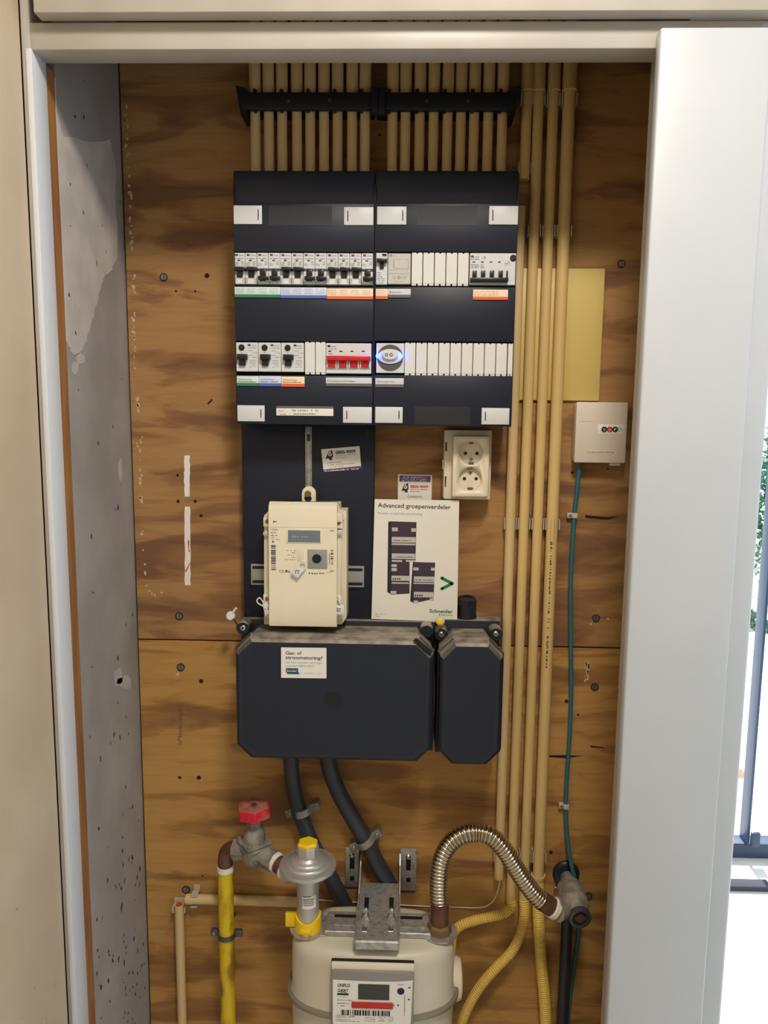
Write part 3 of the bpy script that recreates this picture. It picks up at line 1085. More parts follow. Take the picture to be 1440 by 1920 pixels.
def rail(p, label, lf, rf):
    x0, x1, z0, z1 = RX(p, 0.048)
    t = thing('clamp_rail', ((x0 + x1) / 2, -0.02, z0), label, 'conduit clamp rail', 'black conduit clamp rails')
    m = MB().box(x0, x1, -0.0385, -0.048, z0 + 0.002, z1 - 0.002, 0.0015).box(x0 + 0.002, x1 - 0.002, -0.0008, -0.0185, z0 + 0.004, z1 - 0.004, 0.001)
    m.build('bar', 'bracket', t)
    m = MB()
    n = 5
    for k in range(n):
        xx = x0 + (x1 - x0) * (k + 0.5) / n
        m.box(xx - 0.0025, xx + 0.0025, -0.039, -0.046, z1 - 0.003, z1 + 0.004, 0.0008)
        m.box(xx - 0.0025, xx + 0.0025, -0.039, -0.046, z0 - 0.0005, z0 + 0.003, 0.0008)
    m.build('hook', 'bracket', t)
    m = MB()
    for xe, s in ((x0, lf), (x1, rf)):
        if s:
            m.prism([(xe - 0.008 * s, z1 + 0.008), (xe + 0.008 * s, z1 + 0.004), (xe + 0.008 * s, z0 - 0.003), (xe - 0.001 * s, z0 - 0.006)], -0.0006, -0.0478)
    m.build('end_plate', 'bracket', t)
    return t, (x0, x1, z0, z1)


ra, _ = rail((452, 170, 702, 208), 'left half of the black clamp rail holding the conduits above the boards', 1, 0)
rb, _ = rail((703.5, 170, 965, 209), 'right half of the black clamp rail holding the conduits above the boards', 0, -1)
MB().pbox((696, 163, 708.5, 214), 0.0482, 0.052, 0.001).build('joint_plate', 'bracket', ra)
MB().pbox((709.5, 163, 722, 214), 0.0482, 0.052, 0.001).build('joint_plate', 'bracket', rb)
for px, py, par in ((541, 190, ra), (618, 188, ra), (800, 189, rb), (878, 190, rb)):
    MB().disc(px, py, 0.0482, 3.2, 0.0006, 12).build('screw', 'steel_d', par)

# ================================================================ LONG CONDUITS ON THE RIGHT
DC = 0.014


def vx(px, py, dep=DC):
    return W(px, py, dep).x


xc1, xc2, xc3, xc4 = vx(958, 940), vx(983.5, 940), vx(1009.5, 940), vx(1037, 940)
RC, RC4 = 0.0082, 0.0098


def zc(px, py, dep=DC):
    return W(px, py, dep).z


def con(x, r, za, z_b, label, m='conduit2', sock=None, dep=DC, flare=None):
    t = thing('conduit', (x, -dep, za), label, 'conduit', 'long cream conduits right of the boards')
    MB().cyl((x, -dep, za), (x, -dep, z_b), r, 24).build('pipe', m, t)
    if sock:
        MB().lathe((x, -dep, sock), (0, 0, 1), [(r, 0), (r + 0.0022, 0.001), (r + 0.0016, 0.003), (r + 0.0014, min(0.3, ZT - 0.003 - sock))], 24).build('socket', m, t)
    if flare:
        MB().lathe((x, -dep, flare), (0, 0, -1), [(r, 0.0), (r + 0.0028, 0.0), (r + 0.0026, 0.004), (r + 0.0005, 0.010), (r - 0.0005, 0.012)], 24).build('socket', m, t)
    return t


c1a = con(vx(986, 250), RC, zc(985, 338), ZT - 0.003, 'short upper piece of cream conduit, ending just right of the board top corner', sock=zc(990, 172))
c1 = con(xc1, RC, zc(937, 1646), zc(980, 388), 'leftmost long conduit beside the right board, ending open with a white wire', m='conduit')
c2 = con(xc2, RC, zc(962, 1688), ZT - 0.003, 'second long cream conduit from the left, right of the boards', sock=zc(1018, 172))
c3 = con(xc3, RC, zc(985, 1684), ZT - 0.003, 'third long cream conduit from the left, right of the boards', sock=zc(1045, 172))
c4 = con(xc4, RC4, zc(1011, 1648), ZT - 0.003, 'rightmost and thickest long cream conduit, printed with small text', sock=zc(1073, 172), flare=zc(1011, 1640))
# print on the thick conduit: rows of little marks following its round front
m = MB()
n = MB()
rs = random.Random(5)
z = zc(1034, 972)
yf = -DC - RC4 - 0.00012


def cmark(mb, x0, x1, za, z_b):
    def yy(x):
        return -DC - math.sqrt(max(RC4 ** 2 - (x - xc4) ** 2, 1e-9)) - 0.00015
    mb.bm.faces.new([mb.bm.verts.new((x, yy(x), zz_)) for x, zz_ in ((x0, za), (x1, za), (x1, z_b), (x0, z_b))])


zz_ = zc(1034, 974)
for k in range(22):
    h_ = rs.uniform(0.0005, 0.0016)
    cmark(m, xc4 - 0.004, xc4 + 0.002, zz_, zz_ - h_)
    zz_ -= h_ + rs.uniform(0.0005, 0.001)
zend = zc(1022, 1250)
zce = zc(1030, 1160)
zz_ = zc(1032, 1014)
while zz_ > zend:
    h_ = rs.uniform(0.0008, 0.002)
    if abs(zz_ - zce) > 0.012 and rs.random() < 0.85:
        a = rs.choice([0, 0, 0.0008])
        cmark(m, xc4 - 0.0035 + a, xc4 - 0.0002 - rs.choice([0, 0, 0.001]), zz_, zz_ - h_)
    zz_ -= h_ + rs.choice([0.0004, 0.0005, 0.0006, 0.003])
m.build('printed_text', 'print_k', c4, smooth=0)
# CE mark turned on its side
m = MB()
for j, dz in enumerate((0.0, -0.0052)):
    for k in range(9):
        a0, a1 = R_(-70 + k * 15.5), R_(-70 + (k + 1) * 15.5)
        cx_, cz_ = xc4 - 0.0015, zce + dz
        q = []
        for a, r in ((a0, 0.0020), (a0, 0.0028), (a1, 0.0028), (a1, 0.0020)):
            xx, zx = cx_ + math.sin(a) * r, cz_ + math.cos(a) * r
            q.append(m.bm.verts.new((xx, -DC - math.sqrt(RC4 ** 2 - (xx - xc4) ** 2) - 0.00015, zx)))
        m.bm.faces.new(q)
m.build('printed_mark', 'print_k', c4, smooth=0)


def saddle(x, z, r, label, dep=DC, grp='pale conduit saddles'):
    m = MB()
    for s in (-1, 1):
        m.box(x + s * (r + 0.0004), x + s * (r + 0.0022), -0.0006, -dep - r * 0.55, z - 0.009, z + 0.009, 0.0006, 1)
    m.box(x - r - 0.002, x + r + 0.002, -0.0004, -(dep - r) + 0.0004, z - 0.009, z + 0.009, 0.0006, 1)
    return tag(m.build('conduit_saddle', 'clip'), label, 'conduit saddle', grp)


rows = [(1030, 186, 'top row'), (1020, 433, 'row beside the board top'), (1010, 983, 'row level with the meter display'), (990, 1606, 'lowest row')]
names = ['first', 'second', 'third', 'fourth']
for px, py, wh in rows:
    for k, (x, r) in enumerate(((xc1, RC), (xc2, RC), (xc3, RC), (xc4, RC4))):
        if k == 0 and py == 186:
            x = vx(986, 250)
        if k == 0 and py == 433:
            continue
        saddle(x, W(px, py, DC).z, r, 'pale saddle on the %s conduit from the left, %s' % (names[k], wh))
saddle(vx(986, 250), zc(986, 315), RC, 'lone pale saddle at the end of the short upper conduit piece')

# yellowish cover plate behind the conduits
tag(MB().pbox((972, 503, 1129, 751), 0.0003, 0.0052, 0.0008).build('cover_plate', 'cover_y'), 'flat pale yellow cover plate mounted behind the long conduits', 'cover plate')

# ================================================================ FLEXIBLE YELLOW CONDUITS
FL = [
    ([(xc2, -0.014, zc(962, 1688) + 0.001)] + [tuple(W(x, y, d)) for x, y, d in ((959, 1700, .018), (945, 1712, .02), (920, 1719, .02), (890, 1726, .02), (865, 1735, .02), (850, 1750, .018), (846, 1775, .018), (844, 1810, .018))],
     'yellow ribbed conduit curving left to behind the gas meter', RC),
    ([(xc3, -0.014, zc(985, 1684) + 0.001)] + [tuple(W(x, y, d)) for x, y, d in ((983, 1710, .016), (978, 1745, .02), (960, 1783, .025), (930, 1815, .03), (900, 1850, .03), (877, 1890, .03), (862, 1930, .03), (850, 1985, .03))],
     'yellow ribbed conduit sweeping down to the left beside the gas meter', RC),
    ([(xc4, -0.014, zc(1011, 1648) + 0.001)] + [tuple(W(x, y, d)) for x, y, d in ((1009, 1690, .016), (1010, 1735, .018), (1014, 1790, .018), (1018, 1840, .018), (1022, 1890, .018), (1026, 1985, .018))],
     'yellow ribbed conduit running almost straight down, rightmost of the three', RC4)]
for pth, lab, r in FL:
    m = MB()
    corrugated(m, smooth_path(pth, 10), r * 0.97, 0.0042, 0.0009, 18, 6, 0.6)
    tag(m.build('flexible_conduit', 'flex', smooth=1.2), lab, 'flexible conduit', 'yellow ribbed conduits')

# ================================================================ SMALL CONDUITS LOWER LEFT
xv = W(338.5, 1800, 0.013).x
zt_ = W(337, 1696, 0.013).z
t = thing('conduit', (xv, -0.013, 0.3), 'cream conduit running down from the corner left of the yellow gas pipe, red open end', 'conduit')
MB().cyl((xv, -0.013, 0.02), (xv, -0.013, zt_), 0.0082, 24).build('pipe', 'conduit', t)
MB().cyl((xv, -0.013, zt_ - 0.002), (xv, -0.013, zt_ + 0.0008), 0.0062, 20).build('red_lining', 'red_cap', t)
zh = W(400, 1687, 0.013).z
xh0, xh1 = W(349, 1687, 0.013).x, W(560, 1690, 0.013).x
t = thing('conduit', ((xh0 + xh1) / 2, -0.013, zh), 'short horizontal cream conduit passing behind the yellow gas pipe', 'conduit')
MB().cyl((xh0, -0.013, zh), (xh1, -0.013, zh), 0.0088, 24).build('pipe', 'conduit', t)
for (px, py, vert, lab) in ((365, 1687, 0, 'pale clip on the horizontal conduit near the corner'), (336, 1702, 1, 'pale clip holding the top of the vertical conduit, lower left')):
    c = W(px, py, 0.013)
    m = MB()
    if vert:
        m.box(c.x - 0.0118, c.x - 0.0088, -0.0006, -0.018, c.z - 0.008, c.z + 0.004, 0.0004, 1).box(c.x + 0.0096, c.x + 0.0116, -0.0006, -0.018, c.z - 0.008, c.z + 0.004, 0.0004, 1).box(c.x - 0.012, c.x + 0.012, -0.0005, -0.0045, c.z - 0.008, c.z + 0.012, 0.0004, 1)
    else:
        m.box(c.x - 0.006, c.x + 0.006, -0.0006, -0.020, c.z + 0.0094, c.z + 0.0112, 0.0004, 1).box(c.x - 0.004, c.x + 0.008, -0.0005, -0.004, c.z + 0.011, c.z + 0.022, 0.0004, 1).box(c.x - 0.006, c.x + 0.006, -0.0006, -0.020, c.z - 0.0112, c.z - 0.0094, 0.0004, 1)
    tag(m.build('conduit_clip', 'clip'), lab, 'conduit clip')

# ================================================================ SERVICE CUTOUT BOXES
def octa(px, cut, dep, cutb=None):
    """corners of an octagon, px rect, cut in px"""
    x0, x1, z0, z1 = RX(px, dep)
    k = S((px[0] + px[2]) / 2, (px[1] + px[3]) / 2, dep)
    c = cut * k
    b = (cutb or cut) * k
    return [(x0 + c, z1), (x1 - c, z1), (x1, z1 - c), (x1, z0 + b), (x1 - b, z0), (x0 + b, z0), (x0, z0 + b), (x0, z1 - c)]


def inset(pts, d):
    cx = sum(p[0] for p in pts) / len(pts)
    cz = sum(p[1] for p in pts) / len(pts)
    w = max(p[0] for p in pts) - cx
    h = max(p[1] for p in pts) - cz
    return [(cx + (x - cx) * (w - d) / w, cz + (z - cz) * (h - d) / h) for x, z in pts]


def cutout(px, cut, label, base_px):
    x0, x1, z0, z1 = RX(base_px, 0.04)
    t = thing('cutout_box', ((x0 + x1) / 2, -0.05, z0), label, 'cutout box', 'black octagonal cutout boxes')
    MB().box(x0, x1, -0.0008, -0.040, z0, z1, 0.002).build('base', 'box_dust', t)
    o = octa(px, cut, 0.13)
    rings = []
    for d, ins in ((0.0405, 0.0035), (0.060, 0.0025), (0.105, 0.0006), (0.1065, -0.0018), (0.1105, -0.0018), (0.112, 0.0006), (0.126, 0.002), (0.130, 0.0065)):
        rings.append([Vector((x, -d, z)) for x, z in inset(o, ins)])
    MB().loft(rings).build('lid', 'box_dust', t, smooth=0.35)
    i2 = inset(o, 0.012)
    MB().prism(i2, -0.1295, -0.1304).build('front_panel', 'black_tex', t)
    return t


big = cutout((440.5, 1199, 812, 1428), 27, 'large black octagonal cutout box under the white electricity meter, dusty on top', (455, 1163, 814, 1404))
sml = cutout((822, 1205, 943, 1437), 27, 'narrow black octagonal cutout box right of the large one, behind its front', (818, 1163, 934, 1412))
MB().disc(624.5, 1312, 0.1304, 17.5, 0.0005, 32).build('round_cap', 'black_dark', big)
m = MB().poly([(775, 1200), (781, 1196), (811, 1221), (806, 1227)], 0.1285, 0.003)
m.build('corner_latch', 'black_dark', big)
for px, py, par, rot in ((455.5, 1178, big, -0.9), (800, 1184, big, 0), (827.5, 1190, sml, 0.5), (930, 1189, sml, 0.3)):
    c = W(px, py, 0.062)
    m = MB().lathe((c.x, -0.0402, c.z), (0, -1, 0), [(0.0115, 0), (0.0115, 0.020), (0.0100, 0.022)], 24)
    e = m.build('screw_lug', 'box_dust', par)
    if px != 800:
        c = W(px, py, 0.064)
        MB().lathe((c.x, -0.0622, c.z), (0, -1, 0), [(0.0046, 0), (0.0046, 0.002), (0.0036, 0.0028)], 18).build('screw', 'steel_b', e)
        MB().box(-0.0036, 0.0036, -0.0001, -0.0004, -0.0005, 0.0005, mtx=Matrix.Translation((c.x, -0.0650, c.z)) @ Matrix.Rotation(rot, 4, 'Y')).build('slot', 'slit', e)
# cable gland on the small box
c = W(876, 1165, 0.032)
zg = RX((818, 1163, 934, 1412), 0.04)[3]
t = thing('cable_gland', (c.x, -0.026, zg), 'black cable gland standing on the narrow cutout box, right of the leaflet', 'cable gland')
MB().lathe((c.x, -0.022, zg + 0.0004), (0, 0, 1), [(0.0165, 0), (0.0165, 0.003), (0.0155, 0.003), (0.0155, 0.021), (0.0148, 0.022)], 32).build('lower_body', 'black2', t)
MB().lathe((c.x, -0.022, zg + 0.0226), (0, 0, 1), [(0.0172, 0), (0.0172, 0.009), (0.013, 0.0135), (0.010, 0.0135), (0.010, 0.006), (0.0, 0.006)], 6).build('hex_nut', 'black2', t)
# seals
t = thing('wire_seal', tuple(W(431, 1157, 0.05)), 'white round lead seal hanging off the left lug of the large cutout box', 'seal')
a = W(432, 1155, 0.06)
MB().lathe((a.x, a.y + 0.004, a.z), (0.12, -1, 0.1), [(0.0068, 0), (0.0075, 0.002), (0.0075, 0.006), (0.0062, 0.0075)], 24).build('disc', 'white_pl2', t)
MB().cyl(a, W(443, 1140, 0.062), 0.0022, 10).build('stem', 'white_pl2', t)
MB().tube(smooth_path([W(437, 1160, .063), W(444, 1170, .063), W(449, 1180, .062), W(456, 1176, .066)], 5), 0.0011, 8).build('wire', 'print_k', t)
t = thing('wire_seal', tuple(W(824, 1165, 0.07)), 'round yellow seal in a clear collar above the gap between the cutout boxes', 'seal')
a = W(825, 1164, 0.058)
MB().lathe((a.x, a.y, a.z), (0, -1, 0.15), [(0.0075, 0), (0.0075, 0.006), (0.0062, 0.007), (0.0, 0.007)], 24).build('clear_collar', 'grey_pl', t)
MB().lathe((a.x, a.y - 0.0075, a.z + 0.001), (0, -1, 0.15), [(0.0052, 0), (0.0052, 0.003), (0.003, 0.0038)], 20).build('yellow_plug', 'cap_y', t)
MB().tube(smooth_path([a + Vector((-0.003, 0.002, -0.004)), W(819, 1180, .06), W(826, 1190, .068)], 5), 0.0008, 8).build('wire', 'steel_d', t)


def card(p4, dep, th, name, label, cat, m='paper', parent=None):
    """a flat card given by four pixel corners TL,TR,BR,BL on the plane dep"""
    pts = [W(x, y, dep + th) for x, y in p4]
    mb = MB().prism([(q.x, q.z) for q in pts], -dep, -(dep + th))
    if parent is not None:
        return mb.build(name, m, parent)
    c = pts[3]
    t = thing(name, ((pts[3].x + pts[2].x) / 2, -dep, min(pts[2].z, pts[3].z)), label, cat)
    mb.build('sheet', m, t)
    return t


# sticker on the large box
t = card([(527, 1214), (612, 1215), (612, 1272), (527, 1271)], 0.1305, 0.0006, 'sticker', 'white sticker about gas or power failure on the large cutout box', 'sticker')
d = 0.1311
MB().text('Gas- of', 535.5, 1227, 30, 6.5, d, bold=0.025).text('stroomstoring?', 535.5, 1235.5, 69, 6.5, d, bold=0.025).build('printed_heading', 'print', t, smooth=0)
MB().text('bel het Liander storings-', 536, 1243.5, 69, 4, d).text('nummer 0800-9009', 536, 1250, 52, 4, d).build('printed_text', 'print_l', t, smooth=0)
MB().pbox((536, 1253, 559, 1261), d, d + 0.0003).pbox((538, 1261, 561, 1264), d, d + 0.00025).build('logo_block', 'teal_p', t)
MB().text('liander', 538, 1259.5, 19, 4.6, d + 0.0003).build('logo_text', 'paper', t, smooth=0)
MB().greek(563, 1263, 42, 1.6, d).build('small_print', 'print_l', t, smooth=0)


# ================================================================ METER PANEL
PD = 0.030
t = thing('mounting_board', tuple(W(578, 1165, 0.015)), 'black meter mounting panel under the left distribution board', 'mounting board')
x0, x1, z0, z1 = RX((455, 798, 701, 1165), PD)
z1 = min(z1, RX(B1, BD)[2] - 0.0005) + 0.02
z1 = W(578, 790, PD).z
MB().box(x0, x1, -0.0006, -PD, z0, z1, 0.0025).build('plate', 'black', t)
m = MB()
for px, py in ((466, 810), (692, 813), (466, 1147), (685, 1152)):
    MB().disc(px, py, PD, 7.5, 0.0004, 20).build('fixing_hole', 'black_dark', t)
for q in ((461, 975, 472, 984), (682, 980, 694, 990), (467.5, 1035, 469.5, 1107)):
    MB().pbox(q, PD, PD + 0.0004).build('slot', 'black_dark', t)
m = MB().greek(486, 893, 5, 8, PD).greek(494, 893, 6, 8, PD)
m.build('embossed_mark', 'black_dark', t, smooth=0)
m = MB().pbox((572.5, 800, 584.5, 930), PD, PD + 0.003, 0.0004)
sr = m.build('slotted_rail', 'steel', t)
MB().pbox((576, 814, 581, 827), PD + 0.0028, PD + 0.0032).pbox((575.2, 801, 575.8, 930), PD + 0.003, PD + 0.0033).pbox((581.8, 801, 582.4, 930), PD + 0.003, PD + 0.0033).build('rail_slot', 'slit', sr)
for q in ((470.5, 1058, 512, 1097), (640, 1062, 682.5, 1101)):
    a = MB().pbox(q, PD, PD + 0.006, 0.0004).build('din_rail', 'opt', t)
    MB().pbox((q[0] + 3, q[1] + 3.5, q[2] - 3, q[1] + 9), PD + 0.0058, PD + 0.0063).pbox((q[0] + 3, q[3] - 9, q[2] - 3, q[3] - 3.5), PD + 0.0058, PD + 0.0063).build('rail_groove', 'black_dark', a)
# sticker on the panel (tilted)
def tilted(p4, dep, name, label):
    return card(p4, dep, 0.0005, name, label, 'sticker')


def flag_mark(mb, px, py, k, d):
    """the ribbon and number mark beside the phone number"""
    mb.poly([(px - 4 * k, py - 3 * k), (px - 1 * k, py - 8.5 * k), (px + 5 * k, py - 10 * k), (px + 5.5 * k, py - 6 * k), (px + 6.5 * k, py + 2 * k), (px + 4 * k, py + 5 * k), (px + 5 * k, py + 10 * k), (px + 2 * k, py + 8 * k), (px, py + 9.5 * k), (px - 2 * k, py + 5 * k), (px - 8 * k, py + 6.5 * k), (px - 5.5 * k, py + 1 * k)], d, 0.0001)


t = tilted([(602, 842.5), (674, 836.5), (677.5, 878.5), (607, 885.5)], PD, 'sticker', 'tilted white emergency number sticker on the black meter panel')
d = PD + 0.0005
rt = R_(4.6)
m = MB()
flag_mark(m, 618, 854, 1.0, d)
m.text('0800-9009', 629, 851.5, 38, 6.5, d, rt, bold=0.035)
m.build('phone_number', 'purple_d', t, smooth=0)
MB().ring(618.5, 852, d + 0.0001, 1.6, 3.4, 0.0001).poly([(616, 851), (619, 843.5), (620.5, 844), (618, 851)], d + 0.0001, 0.0001).build('mark_number', 'paper', t, smooth=0)
m = MB().text('Nationaal Storingsnummer', 629, 855.5, 38, 2.8, d, rt).text('Gas en stroom', 629.5, 859.5, 21, 2.8, d, rt)
m.greek(613, 869, 30, 1.8, d, rt).greek(613, 873, 52, 1.8, d, rt).greek(613, 877, 32, 1.8, d, rt)
m.build('printed_text', 'print_l', t, smooth=0)
MB().poly([(606.6, 880.5), (677, 873.5), (677.5, 878.5), (607, 885.5)], d, 0.0001).build('purple_band', 'purple', t)
MB().greek(609, 884.2, 64, 2.2, d + 0.0001, rt).build('band_text', 'paper', t, smooth=0)

# ================================================================ ELECTRICITY METER
t = thing('electricity_meter', tuple(W(570, 1172, 0.06)), 'cream electricity meter with a grey display, on the black meter panel', 'electricity meter')
MB().prism([(q.x, q.z) for q in [W(x, y, 0.075) for x, y in ((495, 966), (508, 955), (516, 945), (636, 945), (637, 957), (650, 957), (650, 1158), (641, 1171), (495, 1171))]], -0.0365, -0.075, 0.001).build('back_case', 'cream_pl2', t)
MB().prism([(q.x, q.z) for q in [W(x, y, 0.082) for x, y in ((495, 968), (505, 960), (642, 962), (645, 975), (639, 985), (639, 1164), (495, 1160))]], -0.0752, -0.082, 0.001).build('side_flange', 'cream_pl', t)
# front cover: cylinder-topped cover, a slight pillow
fx0, fx1, fz0, fz1 = RX((504.5, 941, 631.5, 1176), 0.10)
prof = [(fz1 - 0.004, 0.083), (fz1 - 0.001, 0.090), (fz1 - 0.006, 0.098), (fz1 - 0.013, 0.1005), (fz1 - 0.055, 0.1010), (fz0 + 0.045, 0.1010), (fz0 + 0.012, 0.104), (fz0 + 0.002, 0.102), (fz0, 0.095), (fz0 + 0.001, 0.083)]
m = MB()
m.loft([[Vector((x, -d_, z_)) for z_, d_ in prof] + [Vector((x, -0.0822, z_)) for z_, d_ in prof[::-1]] for x in (fx0, fx0 + 0.0006, fx1 - 0.0006, fx1)])
m.build('front_cover', 'cream_pl', t, smooth=0.5)
F = 0.1010
m = MB().pbox((504.8, 988, 631.3, 989), F, F + 0.0003)
m.build('cover_joint', 'cream_pl2', t)
a = MB().pbox((537, 990, 603, 1019), F - 0.0005, F + 0.0009, 0.0004).build('display_bezel', 'cream_pl', t)
MB().pbox((540, 994.5, 600.5, 1017), F + 0.0008, F + 0.0012).build('screen', 'lcd', a)
MB().greek(548, 1008, 30, 4, F + 0.0012).build('display_digits', 'opt', a, smooth=0)
a = MB().pbox((576.5, 1030.5, 613.5, 1066.5), F - 0.0002, F + 0.0012, 0.001).build('optical_port', 'opt', t)
MB().disc(594, 1047.5, F + 0.0012, 8.6, 0.0012, 24).build('port_eye', 'black_dark', a)
m = MB()
m.greek(507.5, 979.5, 15, 3, F).text('1003A', 508, 994.5, 13, 3.4, F).greek(508, 999.5, 10, 2, F).greek(508, 1004.5, 13, 2, F).greek(508, 1008, 6, 1.5, F).greek(509, 1012, 16, 1.6, F)
m.disc(512, 1015.8, F, 1.9, 0.0002, 12)
m.greek(619, 996, 8, 2, F)
for k, w_ in enumerate((18, 7, 15, 6, 20)):
    m.greek(554 - w_, 1033 + k * 4.2, w_, 1.7, F)
m.text('CE', 523.5, 1074, 9, 6, F)
m.ring(537, 1071, F, 0.1, 2.6, 0.0001).greek(534, 1074, 9, 5, F)
m.build('printed_text', 'print', t, smooth=0)
m = MB().bars(508, 1022, 9, 48, F, 24, True).bars(620, 1031, 5, 28, F, 12, True)
m.greek(579, 1076, 3, 4, F).greek(584, 1076.5, 13, 3.4, F).greek(599, 1076, 9, 3, F).greek(611, 1074, 8, 1, F).greek(619, 1072, 6, 3, F).greek(616, 1059, 3, 1.6, F, R_(90)).greek(618.5, 1056, 20, 2, F, R_(90))
m.build('barcode', 'print', t, smooth=0)
a = MB().pbox((557.5, 1030, 569.5, 1052), F - 0.0002, F + 0.0006, 0.0006)
a.build('push_button', 'cream_pl2', t)
# hanging eye
c = W(577.5, 926, 0.075)
k = S(577, 926, 0.075)
h = MB()
h.prism([(c.x + math.cos(R_(a)) * 13 * k, c.z + math.sin(R_(a)) * 13 * k) for a in range(0, 181, 15)] + [(c.x - 13 * k, c.z - 20 * k), (c.x + 13 * k, c.z - 20 * k)], -0.060, -0.066, 0.0008)
h = h.build('hanging_eye', 'cream_pl', t)
MB().disc(577.5, 934.5, 0.066, 6, 0.0006, 18, 1.15).build('eye_hole', 'black_dark', h)
c = W(577.5, 926, 0.066)
MB().lathe((c.x, -0.066, c.z), (0, -1, 0), [(0.0052, 0), (0.0052, 0.003), (0.004, 0.0045)], 20).build('eye_screw', 'brass', h)
# ears with screws, clear discs
for px, py in ((500.5, 978), (635, 981), (500.5, 1123), (632, 1125)):
    e = MB().pbox((px - 7, py - 8, px + 8, py + 10), 0.0822, 0.089, 0.0012).build('screw_ear', 'cream_pl', t)
    MB().disc(px, py, 0.089, 3.6, 0.0008, 14).pbox((px - 1, py - 6, px + 1, py - 3), 0.089, 0.0895).build('screw', 'brass', e)
for px, py in ((499, 1000.5), (637, 998.5)):
    c = W(px, py, 0.086)
    MB().lathe((c.x, -0.083, c.z), (0, -1, 0), [(0.0048, 0), (0.0048, 0.004), (0.003, 0.005)], 20).build('clear_seal', 'grey_pl', t)
MB().pbox((632, 962, 642, 979), 0.0822, 0.092, 0.001).build('terminal_block', 'cream_pl2', t)
# wire seals hanging on the meter
def tagseal(p4, dep, hook, label):
    pts = [W(x, y, dep) for x, y in p4]
    s_ = thing('seal_tag', tuple(pts[0]), label, 'seal', 'white wire seals on the electricity meter')
    MB().prism([(q.x, q.z) for q in pts], -(dep - 0.004), -dep, 0.0008).build('tag', 'white_pl2', s_)
    cx = sum(p[0] for p in p4) / 4
    cy = sum(p[1] for p in p4) / 4
    MB().greek(cx - 4, cy + 2, 8, 3, dep).greek(cx - 4, cy - 2, 8, 3, dep).build('printed_mark', 'print', s_, smooth=0)
    MB().tube(smooth_path([W(x, y, dep - 0.002) for x, y in hook], 6), 0.0011, 8).build('loop', 'white_pl2', s_)


tagseal([(557.5, 1062), (569, 1070), (558, 1085), (545, 1076)], 0.1080, [(560, 1066), (563, 1056), (569, 1052), (573, 1060), (571, 1067), (565, 1070)], 'small white seal tag hanging in the middle of the cream meter front')
tagseal([(492, 1133), (500, 1130), (511, 1146), (497, 1155)], 0.0960, [(494, 1137), (484, 1131), (482, 1125), (487, 1121), (492, 1127), (496, 1133)], 'white seal tag with a loop at the lower left of the cream meter')
tagseal([(625, 1137), (645, 1135), (646, 1152), (626, 1154)], 0.0960, [(634, 1137), (628, 1130), (631, 1124), (637, 1128), (640, 1137)], 'square white seal tag at the lower right of the cream meter')

# ================================================================ LEAFLET AND STICKER
t = thing('sticker', tuple(W(778, 940, 0.0)), 'small sticker on the plywood, half hidden behind the top of the white leaflet', 'sticker')
st2 = [(746, 889), (810, 891), (809, 948), (746, 946)]
pts = [W(x, y, 0.0008) for x, y in st2]
MB().prism([(q.x, q.z) for q in pts], -0.0002, -0.0008).build('sheet', 'paper', t)
MB().poly([(749, 891.5), (807.5, 892.5), (807, 904), (749, 903)], 0.0008, 0.0001).build('purple_band', 'purple', t)
m = MB()
for k in range(3):
    m.greek(754, 895.2 + k * 3.5, 46, 1.6, 0.001)
m.build('band_text', 'paper', t, smooth=0)
m = MB()
flag_mark(m, 760, 915, 0.95, 0.0008)
m.build('mark', 'purple_d', t, smooth=0)
MB().ring(760.5, 913.5, 0.0009, 1.4, 3.2, 0.0001).poly([(758, 912), (761, 905), (762.5, 905.5), (760, 912)], 0.0009, 0.0001).build('mark_number', 'paper', t, smooth=0)
MB().text('0800-9009', 769, 915, 34, 5.5, 0.0008, bold=0.035).build('phone_number', 'red_print', t, smooth=0)
MB().greek(769, 918.5, 36, 1.6, 0.0008).greek(769, 922, 18, 1.6, 0.0008).build('printed_text', 'print', t, smooth=0)
MB().text('Combiuren', 764, 933, 27, 5, 0.0008).build('heading', 'print_k', t, smooth=0)

LD = 0.034
t = card([(702.5, 936), (861, 938.5), (857, 1166.5), (696.5, 1160.5)], LD, 0.0018, 'leaflet', 'white product leaflet leaning above the cutout boxes, printed Advanced groepenverdeler', 'leaflet')
d = LD + 0.0018
rt = R_(-0.9)
MB().text('Advanced groepenverdeler', 708.5, 951, 136, 8.6, d, rt, bold=0.012).build('title', 'print_k', t, smooth=0)
MB().text('Montage- en gebruikershandleiding', 707.5, 963.5, 84, 4.0, d, rt).build('subtitle', 'print_l', t, smooth=0)
m = MB()
m.poly([(728, 978), (734, 977.5), (734, 1115), (726, 1110)], d, 0.0001).poly([(774, 1054), (776, 1053), (776, 1131), (769, 1127)], d, 0.0001)
m.build('picture_side', 'photo_side', t, smooth=0)
m = MB()
m.poly([(734, 977.5), (781, 979), (779, 1052), (768, 1053), (768, 1113), (734, 1115)], d, 0.0001)
m.poly([(775, 1053.5), (816, 1055), (813, 1123), (775, 1131.5)], d, 0.00012)
m.build('picture_board', 'photo_dark', t, smooth=0)
m = MB()
